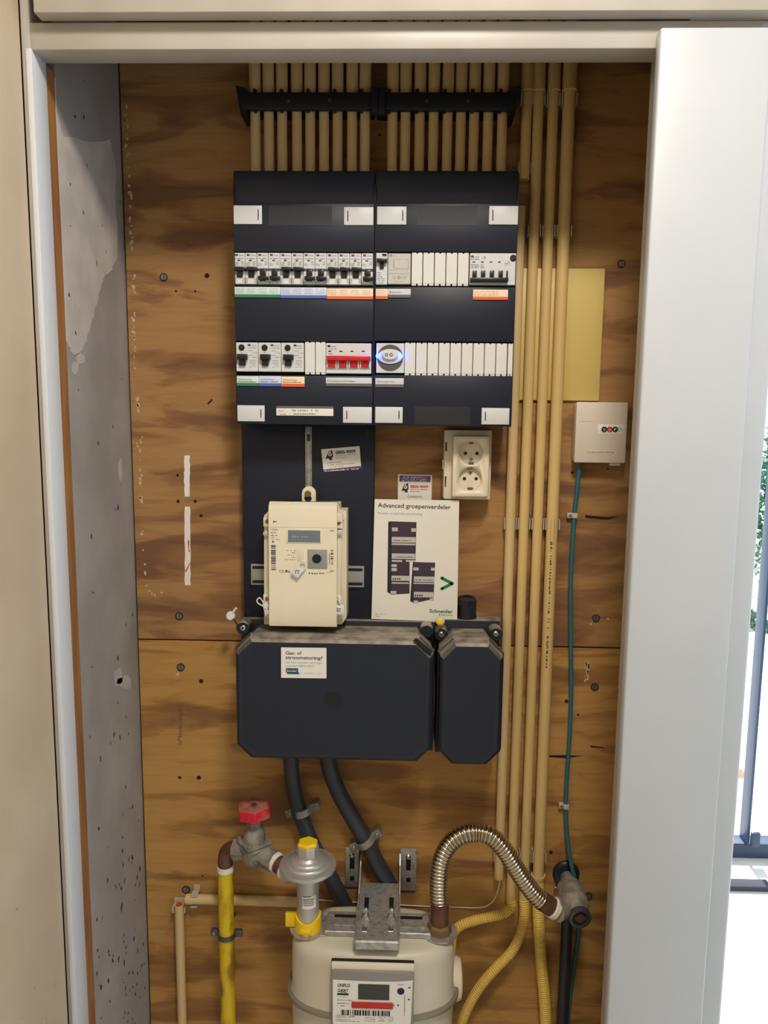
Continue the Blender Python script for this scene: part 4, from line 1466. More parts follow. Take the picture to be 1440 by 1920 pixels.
for q in ((735, 989, 746, 996), (771, 990.5, 780, 997), (734.5, 1007, 779.5, 1017.5), (734.5, 1019, 779, 1022), (734.5, 1038, 778.5, 1048), (734.5, 1050, 754, 1053.5), (761, 1050, 778.5, 1053.5), (734, 1058, 744, 1063), (734, 1065, 744, 1071), (734, 1079.5, 769, 1089), (734, 1092, 767, 1094.5), (732.5, 1108, 743, 1113.5),
          (775, 1064, 785, 1069.5), (808, 1064.5, 815.5, 1070), (776, 1081, 815, 1091), (775.5, 1092.5, 814.5, 1095), (776, 1110, 813, 1120), (775.5, 1126, 784, 1131), (806, 1121.5, 813, 1126.5)):
    m.pbox(q, d + 0.0001, d + 0.0003)
m.build('picture_detail', 'grey_pl', t, smooth=0)
m = MB()
for px, py in ((736, 1087), (740, 1087), (744, 1087), (748, 1087), (778, 1118), (782, 1118), (786, 1118), (790, 1118)):
    m.pbox((px, py - 3, px + 2.4, py), d + 0.0003, d + 0.0004)
m.greek(738, 1014, 34, 2, d + 0.0003).greek(740, 1045, 34, 2, d + 0.0003).greek(778, 1088, 34, 2, d + 0.0003)
m.build('picture_switches', 'photo_side', t, smooth=0)
m = MB()
ch = [(828.5, 1084), (848, 1094), (828.5, 1104)]
for a, b in zip(ch, ch[1:]):
    A, B = W(*a, d), W(*b, d)
    n = Vector((-(B - A).z, 0, (B - A).x)).normalized() * 0.0026
    m.prism([(A.x + n.x, A.z + n.z), (B.x + n.x, B.z + n.z), (B.x - n.x, B.z - n.z), (A.x - n.x, A.z - n.z)], -d, -d - 0.0002)
for a in ch:
    m.disc(a[0], a[1], d + 0.00005, 3.1, 0.00015, 16)
m.build('green_arrow', 'green', t, smooth=0)
MB().text('Schneider', 805, 1148.5, 44, 7.0, d, rt, bold=0.03).text('Electric', 823, 1154.5, 26, 4.2, d, rt).build('logo', 'green', t, smooth=0)
MB().greek(703, 1152, 20, 1.8, d).greek(703, 1156, 10, 1.8, d).build('small_print', 'print_l', t, smooth=0)

# ================================================================ DOUBLE SOCKET
t = thing('double_socket', tuple(W(876, 936, 0.02)), 'cream double wall socket under the right distribution board', 'wall socket')
MB().pbox((832, 806, 921.5, 937), 0.0004, 0.030, 0.003).pbox((829.5, 862, 834, 880), 0.004, 0.024, 0.001).build('backbox', 'cream_pl2', t)
MB().poly([(835, 829), (838, 829), (838, 846), (835, 846)], 0.030, 0.0003).poly([(834, 893), (837, 893), (836, 913), (834, 913)], 0.030, 0.0003).build('knockout', 'slit', t)
fpb = MB().pbox((848.5, 817.5, 917.5, 932), 0.0302, 0.046, 0.003)
fp = fpb.build('front_plate', 'cream_pl', t)
cut = MB()
for (cx, cy) in ((883.5, 850), (881.8, 897.5)):
    c = W(cx, cy, 0.046)
    cut.lathe((c.x, -0.0362, c.z), (0, -1, 0), [(22.2 * S(cx, cy, 0.046), 0), (22.2 * S(cx, cy, 0.046), 0.02)], 48)
co = cut.build('cutter', 'cream_pl')
bpy.context.view_layer.update()
md = fp.modifiers.new('b', 'BOOLEAN')
md.object = co
md.operation = 'DIFFERENCE'
md.solver = 'EXACT'
bpy.context.view_layer.update()
nm = bpy.data.meshes.new_from_object(fp.evaluated_get(bpy.context.evaluated_depsgraph_get()))
fp.modifiers.clear()
fp.data = nm
ALL.remove(co)
bpy.data.objects.remove(co)
for (cx, cy) in ((883.5, 850), (881.8, 897.5)):
    c = W(cx, cy, 0.046)
    k = S(cx, cy, 0.046)
    r = 22.0 * k
    m = MB().lathe((c.x, -0.0364, c.z), (0, -1, 0), [(0.0, 0), (r, 0), (r, 0.0095), (r * 0.975, 0.0095), (r * 0.965, 0.0012), (0.0, 0.0012)], 48)
    e = m.build('socket_well', 'cream_pl2', t)
    MB().disc(cx - 11, cy, 0.0378, 3.1, 0.0006, 16).disc(cx + 11, cy, 0.0378, 3.1, 0.0006, 16).build('pin_hole', 'black_dark', e)
    m = MB()
    if cy < 870:
        m.pbox((cx - 3, cy - 22, cx + 4, cy - 17.5), 0.0378, 0.0455, 0.0004).pbox((cx - 4.5, cy + 16.5, cx + 4.5, cy + 23), 0.0378, 0.0455, 0.0004)
    else:
        m.pbox((cx - 4.5, cy - 21.5, cx + 4.5, cy - 17.5), 0.0378, 0.0455, 0.0004).pbox((cx - 5, cy + 17, cx + 5, cy + 23.5), 0.0378, 0.0455, 0.0004)
    m.build('earth_contact', 'steel_d', e)
    MB().disc(cx, cy + (11 if cy < 870 else -11), 0.0378, 3.1, 0.0006, 14).build('centre_screw', 'screw', e)

# ================================================================ FIBRE BOX
t = thing('fibre_box', tuple(W(1125, 868, 0.015)), 'beige fibre connection box at the right with a round-lettered logo', 'fibre connection box')
m = MB()
k = S(1125, 810, 0.030)
x0, x1, z0, z1 = RX((1078.5, 753.5, 1176, 868.5), 0.030)
m.box(x0 + 0.0015, x1 - 0.0015, -0.0004, -0.030, z0 + 0.001, z1 - 0.001, 0.0045, 3)
m.build('case', 'odf', t)
MB().pbox((1079, 754, 1175.5, 868), 0.0255, 0.0305, 0.002).build('lid', 'odf', t)
MB().pbox((1144, 867, 1163, 873), 0.018, 0.026, 0.0006).build('tab', 'odf', t)
d = 0.0305
MB().text('O', 1128.5, 808, 8.5, 8.5, d + 0.0002).build('logo_frame', 'odf', t, smooth=0) if False else None
MB().pbox((1121, 796, 1171, 814), d, d + 0.0003, 0.0001).build('logo_label', 'paper', t)
for i, (cx, ch_, mm) in enumerate(((1133, 'O', 'odf_print'), (1143.3, 'D', 'odf_red'), (1153.4, 'F', 'odf_print'))):
    MB().disc(cx, 805.3, d + 0.0003, 5.5, 0.0002, 24).build('logo_dot', mm, t)
    MB().text(ch_, cx - 2.1, 807.8, 4.2, 5, d + 0.0005).build('logo_letter', 'paper', t, smooth=0)
MB().greek(1160, 803, 9, 1.6, d + 0.0003).greek(1160, 806, 9, 1.6, d + 0.0003).greek(1160, 809, 7, 1.6, d + 0.0003).greek(1086, 790.5, 29, 0.8, d).build('small_print', 'print', t, smooth=0)
MB().pbox((1097, 843.5, 1156, 851.5), d, d + 0.0003).build('name_label', 'odf', t)
MB().text('Uw glasvezelaansluiting', 1100, 848.8, 51, 3.6, d + 0.0003).build('printed_text', 'print', t, smooth=0)

# ================================================================ TEAL CABLE
pts = [(1087, 862, .016), (1085, 890, .013), (1081, 930, .010), (1077, 966, .008), (1073, 1030, .008), (1070, 1100, .008), (1070.5, 1200, .008), (1071, 1300, .008), (1068, 1380, .008), (1064, 1440, .008), (1061, 1500, .008), (1061, 1530, .008), (1065, 1580, .012), (1072, 1625, .020), (1080, 1655, .024), (1088, 1690, .022), (1086, 1730, .018), (1081, 1780, .012), (1074, 1830, .010), (1068, 1880, .010), (1064, 1930, .010), (1060, 2000, .010)]
tag(MB().tube(smooth_path([W(*p) for p in pts], 8), 0.0037, 12).build('cable', 'teal'), 'thin teal cable running down from the beige fibre box', 'cable')
for px, py, sgn, lab in ((1077, 967, -1, 'small grey nail clip on the teal cable below the fibre box'), (1061, 1512, -1, 'small grey nail clip on the teal cable, level with the black cables')):
    c = W(px, py, 0.008)
    t = thing('cable_clip', tuple(c), lab, 'cable clip')
    MB().box(c.x - 0.0045, c.x + 0.0045, -0.0004, -0.0132, c.z - 0.004, c.z + 0.005, 0.001).box(c.x - 0.012, c.x - 0.004, -0.0004, -0.009, c.z - 0.0045, c.z + 0.0045, 0.0015).build('body', 'clip', t)
    MB().disc(px - 8, py, 0.0092, 2.6, 0.0008, 12).build('nail', 'screw', t)

# ================================================================ BLACK SUPPLY CABLES
def cablething(pp, r, lab):
    return tag(MB().tube(smooth_path([W(*p) for p in pp], 8), r, 20).build('supply_cable', 'cable'), lab, 'cable', 'thick black supply cables')


cablething([(545, 1395, .030), (546, 1440, .030), (551, 1480, .027), (561, 1520, .024), (576, 1560, .022), (600, 1610, .020), (628, 1660, .020), (655, 1712, .020), (690, 1780, .020)], 0.0135, 'left thick black cable below the large cutout box, passing behind the gas regulator')
cablething([(612, 1395, .030), (618, 1440, .030), (636, 1488, .027), (662, 1535, .024), (688, 1580, .022), (711, 1625, .0185), (732, 1664, .0180), (734, 1700, .0175), (734, 1740, .0175)], 0.0140, 'right thick black cable below the large cutout box, running behind the steel bracket')


def clamp(px, py, ang, r, lab):
    c = W(px, py, 0.024)
    R = Matrix.Translation((c.x, 0, c.z)) @ Matrix.Rotation(ang, 4, 'Y')
    t = thing('cable_clamp', (c.x, -0.02, c.z), lab, 'cable clamp', 'grey cable clamps')
    n = 14
    rings = []
    for i in range(n + 1):
        a = math.pi * i / n
        for_in, out_ = r + 0.0006, r + 0.0026
        rings.append([R @ Vector((math.cos(a) * q, -0.024 - math.sin(a) * q, zz)) for q, zz in ((for_in, -0.006), (out_, -0.006), (out_, 0.006), (for_in, 0.006))])
    MB().loft(rings).build('strap', 'clampgrey', t)
    for s in (-1, 1):
        m = MB().box(s * (r + 0.0005), s * (r + 0.017), -0.0226, -0.0245, -0.007, 0.007, 0.001, 1, mtx=R)
        m.box(s * (r + 0.0005), s * (r + 0.016), -0.0006, -0.0226, -0.004, 0.004, 0.001, 1, mtx=R)
        l = m.build('lug', 'clampgrey', t)
        q = R @ Vector((s * (r + 0.010), -0.0245, 0))
        MB().lathe(q, (0, -1, 0), [(0.0042, 0), (0.0042, 0.0022), (0.003, 0.0032)], 14).build('screw', 'screw', l)


clamp(567, 1520, R_(-17), 0.0135, 'grey clamp on the left black cable')
clamp(685, 1577, R_(-32), 0.0140, 'grey clamp on the right black cable, above the steel bracket')

# thin white wire from the open conduit
pw_ = [(937, 1638, .014), (936, 1660, .014), (928, 1684, .016), (914, 1698, .016), (890, 1702, .006), (840, 1700.5, .0014), (790, 1699, .0013), (700, 1694, .0013), (640, 1690, .0018), (608, 1688, .0018), (585, 1686, .0018)]
tag(MB().tube(smooth_path([W(*p) for p in pw_], 8), 0.0011, 8).build('thin_wire', 'wire'), 'thin white wire looping from the open conduit end to the left', 'wire')

# ================================================================ GAS PIPE, VALVE
GD = 0.055
xg = W(425.5, 1780, GD).x
t = thing('gas_pipe', (xg, -GD, 0.02), 'dirty yellow gas pipe rising at the lower left', 'gas pipe')
zg0 = W(425, 1632, GD).z
MB().cyl((xg, -GD, 0.02), (xg, -GD, zg0), 0.0132, 32).build('pipe', 'gas_y', t)
tp = MB().lathe((xg, -GD, zg0 - 0.001), (0, 0, 1), [(0.0134, 0), (0.0145, 0.001), (0.0142, 0.005), (0.0138, 0.010), (0.012, 0.0105)], 28)
tp.build('sealing_tape', 'tape', t)
vc = W(477, 1583, 0.068)      # valve centre
el = [Vector((xg, -GD, zg0 + 0.008)), Vector((xg, -GD, zg0 + 0.022)), Vector((xg + 0.003, -GD, zg0 + 0.034)), Vector((xg + 0.012, -GD - 0.002, zg0 + 0.042)), Vector((xg + 0.024, -GD - 0.006, zg0 + 0.044))]
el = smooth_path(el, 6)
MB().tube(el, 0.0128, 22).build('elbow', 'rust', t)
zv = zg0 + 0.043
# clamp on the pipe
c = W(425, 1752, GD)
t = thing('pipe_clamp', (c.x, -0.03, c.z), 'dark steel clamp around the yellow gas pipe', 'pipe clamp')
rg = []
for i in range(33):
    a = 2 * math.pi * i / 32
    rg.append([Vector((c.x + math.cos(a) * q, -GD + math.sin(a) * q, c.z + zz)) for q, zz in ((0.0134, -0.004), (0.0158, -0.004), (0.0158, 0.004), (0.0134, 0.004))])
MB().loft(rg, False).build('ring', 'steel_d', t)
for s in (-1, 1):
    l = MB().box(c.x + s * 0.0150, c.x + s * 0.0275, -GD + 0.004, -GD - 0.003, c.z - 0.002, c.z + 0.010, 0.001).build('lug', 'steel_d', t)
    if s < 0:
        MB().lathe((c.x + s * 0.022, -GD - 0.003, c.z + 0.004), (0, -1, 0), [(0.0036, 0), (0.0036, 0.003), (0.002, 0.004)], 12).build('screw', 'screw', l)
MB().cyl((c.x, -0.0006, c.z), (c.x, -GD + 0.0142, c.z), 0.004, 12).build('stand_off', 'steel_d', t)
# valve
V0 = Vector((xg + 0.020, -GD - 0.005, zv))
vcx = W(476, 1580, 0.072)
t = thing('gas_valve', (vcx.x, vcx.y, zv - 0.02), 'grey cast gas valve with a worn red handwheel', 'gas valve')
VC = Vector((vcx.x, -0.068, zv + 0.002))
rp = W(503, 1603, 0.085)
m = MB()
m.lathe(V0, (VC - V0), [(0.0155, -0.004), (0.018, -0.002), (0.018, 0.008), (0.0155, 0.010), (0.0150, (VC - V0).length)], 8)
nip0 = W(517, 1616, 0.088)
ax = (nip0 - VC)
m.lathe(VC, ax, [(0.0165, 0), (0.0165, ax.length * 0.55), (0.0185, ax.length * 0.58), (0.0185, ax.length * 0.92), (0.016, ax.length * 0.97)], 8)
m.lathe(VC - Vector((0, 0, 0.026)), (0, 0, 1), [(0.004, 0), (0.014, 0.004), (0.0205, 0.014), (0.0215, 0.026), (0.021, 0.034)], 24)
m.build('body', 'cast', t)
m = MB()
Rz = Matrix.Translation(VC) @ Matrix.Rotation(R_(38), 4, 'Z')
m.box(-0.0235, 0.0235, -0.0235, 0.0235, 0.008, 0.0145, 0.003, 2, mtx=Rz)
m.box(-0.0235, 0.0235, -0.0235, 0.0235, 0.0150, 0.021, 0.003, 2, mtx=Rz)
fl = m.build('bonnet_flange', 'cast', t)
m = MB()
for a in (1, -1):
    for b in (1, -1):
        m.lathe(Rz @ Vector((a * 0.0185, b * 0.0185, 0.0212)), (0, 0, 1), [(0.004, 0), (0.004, 0.003), (0.002, 0.004)], 6)
m.build('bolt', 'cast', fl)
MB().lathe(VC + Vector((0, 0, 0.0205)), (0, 0, 1), [(0.0195, 0), (0.019, 0.006), (0.0175, 0.014), (0.013, 0.026), (0.0105, 0.036), (0.0105, 0.045), (0.004, 0.046), (0.004, 0.060)], 16).build('bonnet', 'cast', t)
m = MB()
wz = W(475, 1518, 0.068).z
WC = Vector((VC.x, VC.y, wz))
n = 60
outl = []
for i in range(n):
    a = 2 * math.pi * i / n
    rr = 0.0262 / max(math.cos(((a + 0.25) % (math.pi / 3)) - math.pi / 6), 0.5) ** 0.9
    outl.append((math.cos(a) * rr, math.sin(a) * rr))
rings = []
for z_, s_ in ((-0.0105, 0.90), (-0.0095, 0.985), (0.0055, 0.97), (0.0068, 0.94), (0.0070, 0.90)):
    rings.append([WC + Vector((x * s_, y * s_, z_)) for x, y in outl])
m.loft(rings)
hw = m.build('handwheel', 'wheel_red', t, smooth=0.5)
m = MB().loft([[WC + Vector((x * s_, y * s_, z_)) for x, y in outl] for z_, s_ in ((0.0068, 0.89), (0.0078, 0.86), (0.0080, 0.3))])
m.build('wheel_top', 'wheel_top', hw)
MB().lathe(WC + Vector((0, 0, 0.0078)), (0, 0, 1), [(0.0055, 0), (0.0055, 0.002), (0.0035, 0.0026)], 6).build('wheel_nut', 'steel_d', hw)

# ================================================================ REGULATOR
RD = 0.120
xr = W(577.5, 1690, RD).x
zr0 = W(577, 1741, RD).z      # foot of the collar
t = thing('gas_regulator', (xr, -RD, zr0), 'silver gas pressure regulator with a domed disc and yellow cap', 'gas regulator')
zd = W(577, 1622, RD).z       # plane of the disc rim
zb_ = zr0 + 0.010
kk = zd - zb_
MB().lathe((xr, -RD, zb_), (0, 0, 1), [(0.0178, 0), (0.0178, kk * 0.55), (0.0185, kk * 0.60), (0.0185, kk * 0.75), (0.0205, kk - 0.012), (0.030, kk - 0.008), (0.040, kk - 0.004), (0.0455, kk - 0.003), (0.0465, kk), (0.0455, kk + 0.0032), (0.0400, kk + 0.0040), (0.0360, kk + 0.0050), (0.0352, kk + 0.0075), (0.0320, kk + 0.0088), (0.0295, kk + 0.0095), (0.0288, kk + 0.012), (0.0250, kk + 0.0140), (0.0215, kk + 0.0150), (0.0205, kk + 0.0165), (0.0165, kk + 0.0180), (0.0152, kk + 0.020)], 56).build('body', 'alu', t, smooth=0.9)
MB().lathe((xr, -RD, zb_ + kk + 0.019), (0, 0, 1), [(0.0180, 0), (0.0180, 0.016), (0.0172, 0.0172)], 8).build('neck', 'alu', t, smooth=0.3)
MB().lathe((xr, -RD, zb_ + kk + 0.0364), (0, 0, 1), [(0.0172, 0), (0.0172, 0.003), (0.0140, 0.0055), (0.0, 0.0055)], 6).build('cap', 'cap_y', t, smooth=0.3)
# side inlet
a0 = Vector((xr - 0.008, -RD + 0.004, zd - 0.014))
nip1 = W(537, 1632, 0.103)
dirn = (nip1 - a0)
MB().lathe(a0, dirn, [(0.0175, 0.0), (0.0175, dirn.length * 0.75), (0.0190, dirn.length * 0.76), (0.0190, dirn.length)], 20).build('inlet', 'alu', t)
# paper label wrapped on the cylinder
m = MB()
n_ = MB()
lz0, lz1 = W(580, 1705, RD + .0178).z, W(580, 1675, RD + .0178).z
rl = 0.01805
rings = []
for i in range(13):
    a = R_(-90 - 22 + i * 6.2)
    rings.append([Vector((xr + math.cos(a) * rl, -RD + math.sin(a) * rl, z_)) for z_ in (lz0, lz1)])
vr = [[m.bm.verts.new(p) for p in r] for r in rings]
for a, b in zip(vr, vr[1:]):
    m.bm.faces.new((a[0], b[0], b[1], a[1]))
lb = m.build('paper_label', 'paper', t)
m = MB()
rs = random.Random(9)
for row, (zf, hh) in enumerate(((0.74, 0.16), (0.56, 0.06), (0.44, 0.06), (0.32, 0.06), (0.20, 0.06))):
    a = -108
    while a < -52:
        st_ = rs.uniform(2.5, 5)
        q = []
        for aa, zz in ((a, zf), (a + st_ * 0.7, zf), (a + st_ * 0.7, zf + hh), (a, zf + hh)):
            q.append(m.bm.verts.new((xr + math.cos(R_(aa)) * (rl + 0.0002), -RD + math.sin(R_(aa)) * (rl + 0.0002), lz0 + (lz1 - lz0) * zz)))
        m.bm.faces.new(q)
        a += st_
        if row == 0 and a > -66:
            break
m.build('printed_text', 'print_k', lb, smooth=0)
# nipple between valve and regulator
t2 = thing('pipe_nipple', tuple((nip0 + nip1) / 2), 'brown threaded nipple with white tape between valve and regulator', 'pipe fitting')
dv = nip1 - nip0
MB().tube([nip0 - dv * 0.15, nip1 + dv * 0.1], 0.0142, 24).build('pipe', 'rust', t2)
for f0, f1 in ((-0.15, 0.22), (0.72, 1.02)):
    MB().tube([nip0 + dv * f0, nip0 + dv * (f0 + 0.08), nip0 + dv * (f1 - 0.08), nip0 + dv * f1], [0.0145, 0.0164, 0.0160, 0.0147], 24).build('sealing_tape', 'tape', t2)
# yellow sealing collar
t = thing('seal_collar', (xr, -RD, zr0), 'bright yellow plastic sealing collar with a side tab, on the left meter port', 'seal collar')
m = MB()
rg = []
for i in range(41):
    a = 2 * math.pi * i / 40
    top = 0.025 + 0.004 * math.cos(a * 2)
    rg.append([Vector((xr + math.cos(a) * q, -RD + math.sin(a) * q, zr0 + zz)) for q, zz in ((0.0182, -0.004), (0.0218, -0.004), (0.0222, 0.003), (0.0216, top), (0.0184, top))])
m.loft(rg, False)
m.build('ring', 'cap_y', t)
c = W(544, 1728, RD)
MB().box(c.x - 0.0075, xr - 0.0212, -RD - 0.003, -RD + 0.003, zr0 + 0.004, zr0 + 0.0285, 0.0012).build('tab', 'cap_y', t)
MB().box(xr - 0.010, xr + 0.008, -RD - 0.0200, -RD - 0.0232, zr0 + 0.0065, zr0 + 0.0130, 0.0005).build('raised_bar', 'cap_y', t)

# ================================================================ GAS METER
zm = 0.709
xm0, xm1 = W(549, 1800, 0.114).x, W(851, 1800, 0.114).x
mcx, mhw = (xm0 + xm1) / 2, (xm1 - xm0) / 2
YB, YF = 0.046, 0.182      # back and front of the body


def plan(grow, n=72, e=2.9):
    """egg-shaped plan of the meter, counter-clockwise"""
    hd = (YF - YB) / 2 + grow
    cy = -(YF + YB) / 2
    out_ = []
    for i in range(n):
        a = 2 * math.pi * i / n
        ca, sa = math.cos(a), math.sin(a)
        ee = 2.9 if sa > 0 else 2.45
        x = math.copysign(abs(ca) ** (2 / ee), ca) * (mhw + grow)
        y = math.copysign(abs(sa) ** (2 / ee), sa) * hd
        out_.append((mcx + x, cy + y))
    return out_


def ringz(grow, z):
    return [Vector((x, y, z)) for x, y in plan(grow)]


ZS = W(690, 1913, 0.188).z      # seam
gm = thing('gas_meter', (mcx, -0.1, 0.40), 'cream enamelled gas meter at the bottom, with a white label and dark display', 'gas meter')
MB().loft([ringz(0.002, ZS + 0.004), ringz(0.0, ZS + 0.012), ringz(-0.0004, zm - 0.026), ringz(-0.0016, zm - 0.016), ringz(-0.0045, zm - 0.009), ringz(-0.0095, zm - 0.0038), ringz(-0.016, zm - 0.0012), ringz(-0.026, zm)]).build('upper_shell', 'meter', gm, smooth=0.9)
MB().loft([ringz(-0.030, 0.420), ringz(-0.010, 0.424), ringz(-0.002, 0.440), ringz(0.0, ZS - 0.020), ringz(0.0015, ZS - 0.004)]).build('lower_shell', 'meter', gm, smooth=0.9)
MB().loft([ringz(0.001, ZS - 0.004), ringz(0.0076, ZS - 0.0035), ringz(0.0088, ZS), ringz(0.0076, ZS + 0.0035), ringz(0.001, ZS + 0.0042)]).build('seam_band', 'meter_seam', gm, smooth=0.9)
# index housing on the front
HD = 0.1925
hs = MB().pbox((620, 1822, 776, 1935), 0.178, HD, 0.004)
hs.build('index_housing', 'clear', gm)
MB().pbox((621.5, 1808, 776.5, 1821.5), 0.178, HD - 0.004, 0.0015).build('housing_cap', 'cream_pl', gm)
MB().pbox((621.5, 1803.5, 776.5, 1807), 0.178, HD - 0.0085).build('painted_shadow_strip', 'print_k', gm)  # solid black strip standing in for the shadow above the cap
d = HD + 0.0004
lb = MB().prism([(q.x, q.z) for q in [W(x, y, d) for x, y in ((624, 1837), (650, 1838.5), (700, 1841), (745, 1841), (774, 1839), (770, 1919), (762, 1933), (632, 1931), (624, 1918))]], -(HD - 0.001), -d)
lb = lb.build('index_label', 'paper', gm)
MB().pbox((671.5, 1846, 730, 1875), d, d + 0.0006, 0.0002).build('display', 'lcd_dark', gm)
MB().pbox((659, 1880.5, 737, 1892), d + 0.0001, d + 0.0022, 0.001).build('red_bar', 'redbar', gm)
m = MB().text('UNIFLO', 633, 1850, 23, 6.8, d, bold=0.03).text('G4SRT', 633, 1860, 20, 6.8, d, bold=0.03)
m.pbox((632, 1862.5, 653.5, 1866), d, d + 0.0002)
m.greek(638, 1861.6, 12, 1.4, d).greek(632, 1869.5, 17, 0.9, d).greek(632, 1875.5, 29, 1.8, d).greek(632, 1881.5, 22, 1.8, d).greek(632, 1886.5, 15, 1.8, d)
m.text('CE', 629.5, 1908, 8.5, 6, d).text('M17', 640, 1906.5, 9, 3.6, d).pbox((638.8, 1902, 650.8, 1902.5), d, d + 0.0001).pbox((638.8, 1907.6, 650.8, 1908), d, d + 0.0001).text('1008', 652, 1907.5, 13, 4.2, d)
m.greek(628, 1911.5, 28, 1.4, d).greek(628, 1914.5, 46, 1.4, d)
for k in range(3):
    m.greek(684, 1908 + k * 3.4, 20, 1.2, d).greek(710, 1908 + k * 3.4, 12, 1.6, d).greek(728, 1908 + k * 3.4, 10, 1.4, d)
m.greek(744, 1846.5, 15, 2, d).poly([(766, 1850), (771, 1852), (766, 1854)], d, 0.0001).poly([(765, 1872), (770, 1874), (765, 1876)], d, 0.0001)
m.disc(746.5, 1885, d, 1.7, 0.0002, 10).poly([(737.5, 1883.5), (740.5, 1885.3), (737.5, 1887)], d, 0.0001).greek(759, 1905, 44, 1.4, d, R_(90))
m.build('printed_text', 'print_k', lb, smooth=0)
MB().bars(639, 1893, 92, 11, d, 42).build('barcode', 'print_k', lb, smooth=0)
MB().disc(751.5, 1858.5, d, 6.8, 0.0006, 24).build('round_mark', 'odf_print', lb)
# cap bulging from the right-hand side
c = W(850, 1838, 0.09)
MB().lathe((c.x - 0.004, -0.085, c.z), (1, 0, 0), [(0.034, 0), (0.034, 0.010), (0.031, 0.0165), (0.022, 0.019), (0.0, 0.019)], 36).build('side_cap', 'cream_pl', gm)

# ports: right nut + nipple + hose
RP = W(823, 1738, RD)
zp = zr0 - 0.003
xp = W(824, 1735, RD).x
t = thing('steel_hose', (xp, -RD, zp), 'shiny corrugated steel gas hose arching from the meter to the wall fitting', 'gas hose')
MB().lathe((xp, -RD, zp + 0.001), (0, 0, 1), [(0.0225, 0), (0.0225, 0.004), (0.0205, 0.005), (0.0200, 0.017), (0.0175, 0.020)], 8).build('union_nut', 'brass', t, smooth=0.3)
zh0 = W(824, 1697, RD).z
MB().cyl((xp, -RD, zp + 0.018), (xp, -RD, zh0 + 0.004), 0.0145, 28).build('brown_nipple', 'rust', t)
hp = [(824, 1697, .115), (823, 1670, .115), (824, 1640, .115), (829, 1610, .114), (843, 1583, .112), (866, 1566, .110), (893, 1561, .105), (920, 1568, .107), (943, 1590, .108), (962, 1619, .107), (981, 1649, .106), (1000, 1674, .105), (1016, 1690, .105)]
hpp = smooth_path([W(*p) for p in hp], 14)
m = MB()
corrugated(m, hpp, 0.0136, 0.0060, 0.0016, 28, 8, 0.75)
m.build('corrugated_tube', 'hose', t, smooth=1.3)
MB().tube([W(824, 1691, .115), W(824, 1697, .115)], 0.0148, 26).build('end_ferrule', 'steel_b', t)
e1 = W(1044, 1706, 0.103)
e0 = W(1015, 1689, 0.105)
dv = e1 - e0
MB().tube([e0, e0 + dv * 0.85], 0.0152, 26).build('brown_coupling', 'rust', t)
MB().tube([e0 + dv * 0.66, e0 + dv * 0.72, e0 + dv * 0.93, e0 + dv * 0.99], [0.0155, 0.0172, 0.0172, 0.0158], 26).build('sealing_tape', 'tape', t)

# ================================================================ WALL TEE ON THE RIGHT
A = W(1062, 1640, 0.006)
ZT2 = W(1067, 1655, 0.035).z
XT = W(1066, 1655, 0.035).x
t = thing('tee_fitting', (XT, -0.05, ZT2 - 0.03), 'grey cast tee fitting coming off a round black wall flange at the lower right', 'pipe fitting')
MB().lathe((A.x, -0.0006, A.z), (0, -1, 0), [(0.0235, 0), (0.0235, 0.004), (0.021, 0.007), (0.0160, 0.0085)], 36).build('wall_flange', 'black', t)
for px, py in ((1062.5, 1636 - 0, ), (1042, 1664)):
    MB().lathe(tuple(W(px, py, 0.0085)), (0, -1, 0), [(0.0034, -0.003), (0.0034, 0.002), (0.0022, 0.003)], 12).build('flange_screw', 'steel_b', t)
zt2 = W(1082, 1702, 0.100).z
p0 = Vector((A.x + 0.001, -0.009, A.z - 0.004))
p1 = W(1066, 1662, 0.040)
p2 = W(1086, 1716, 0.105)
MB().tube(smooth_path([p0, p0.lerp(p1, 0.5) + Vector((0, -0.004, 0.003)), p1, p1.lerp(p2, 0.2)], 6), 0.0125, 22).build('elbow', 'cast', t)
ax = p2 - p1
L_ = ax.length
MB().lathe(p1, ax, [(0.0160, 0.0), (0.0215, 0.003), (0.0225, 0.010), (0.0225, L_ * 0.72), (0.0200, L_ * 0.80), (0.0180, L_ * 0.92), (0.0180, L_)], 32).build('body', 'cast', t)
q = p2
en = MB().lathe(q - ax.normalized() * 0.002, ax, [(0.0172, 0), (0.0182, 0.002), (0.0182, 0.010), (0.0160, 0.011), (0.0138, 0.011), (0.0138, 0.006), (0.0, 0.006)], 28).build('open_end', 'steel_d', t)
MB().lathe(q + ax.normalized() * 0.0045, ax, [(0.0095, 0), (0.0095, 0.004), (0.0, 0.004)], 4).build('square_plug', 'rust', en)
br = p1.lerp(p2, 0.55)
bx = e1 - br
MB().lathe(br, bx, [(0.0165, 0), (0.0165, bx.length * 0.7), (0.0182, bx.length * 0.72), (0.0182, bx.length + 0.003)], 26).build('branch', 'cast', t)
# black pipe below
pa, pb = W(1064, 1735, 0.040), W(1046, 1960, 0.040)
xk = (W(1062, 1760, 0.03).x)
t = thing('drop_pipe', (xk, -0.03, 0.02), 'black pipe dropping to the floor below the grey tee fitting', 'pipe')
MB().cyl((xk, -0.03, 0.02), (xk, -0.03, W(1066, 1712, 0.03).z), 0.0100, 24).build('pipe', 'black2', t)

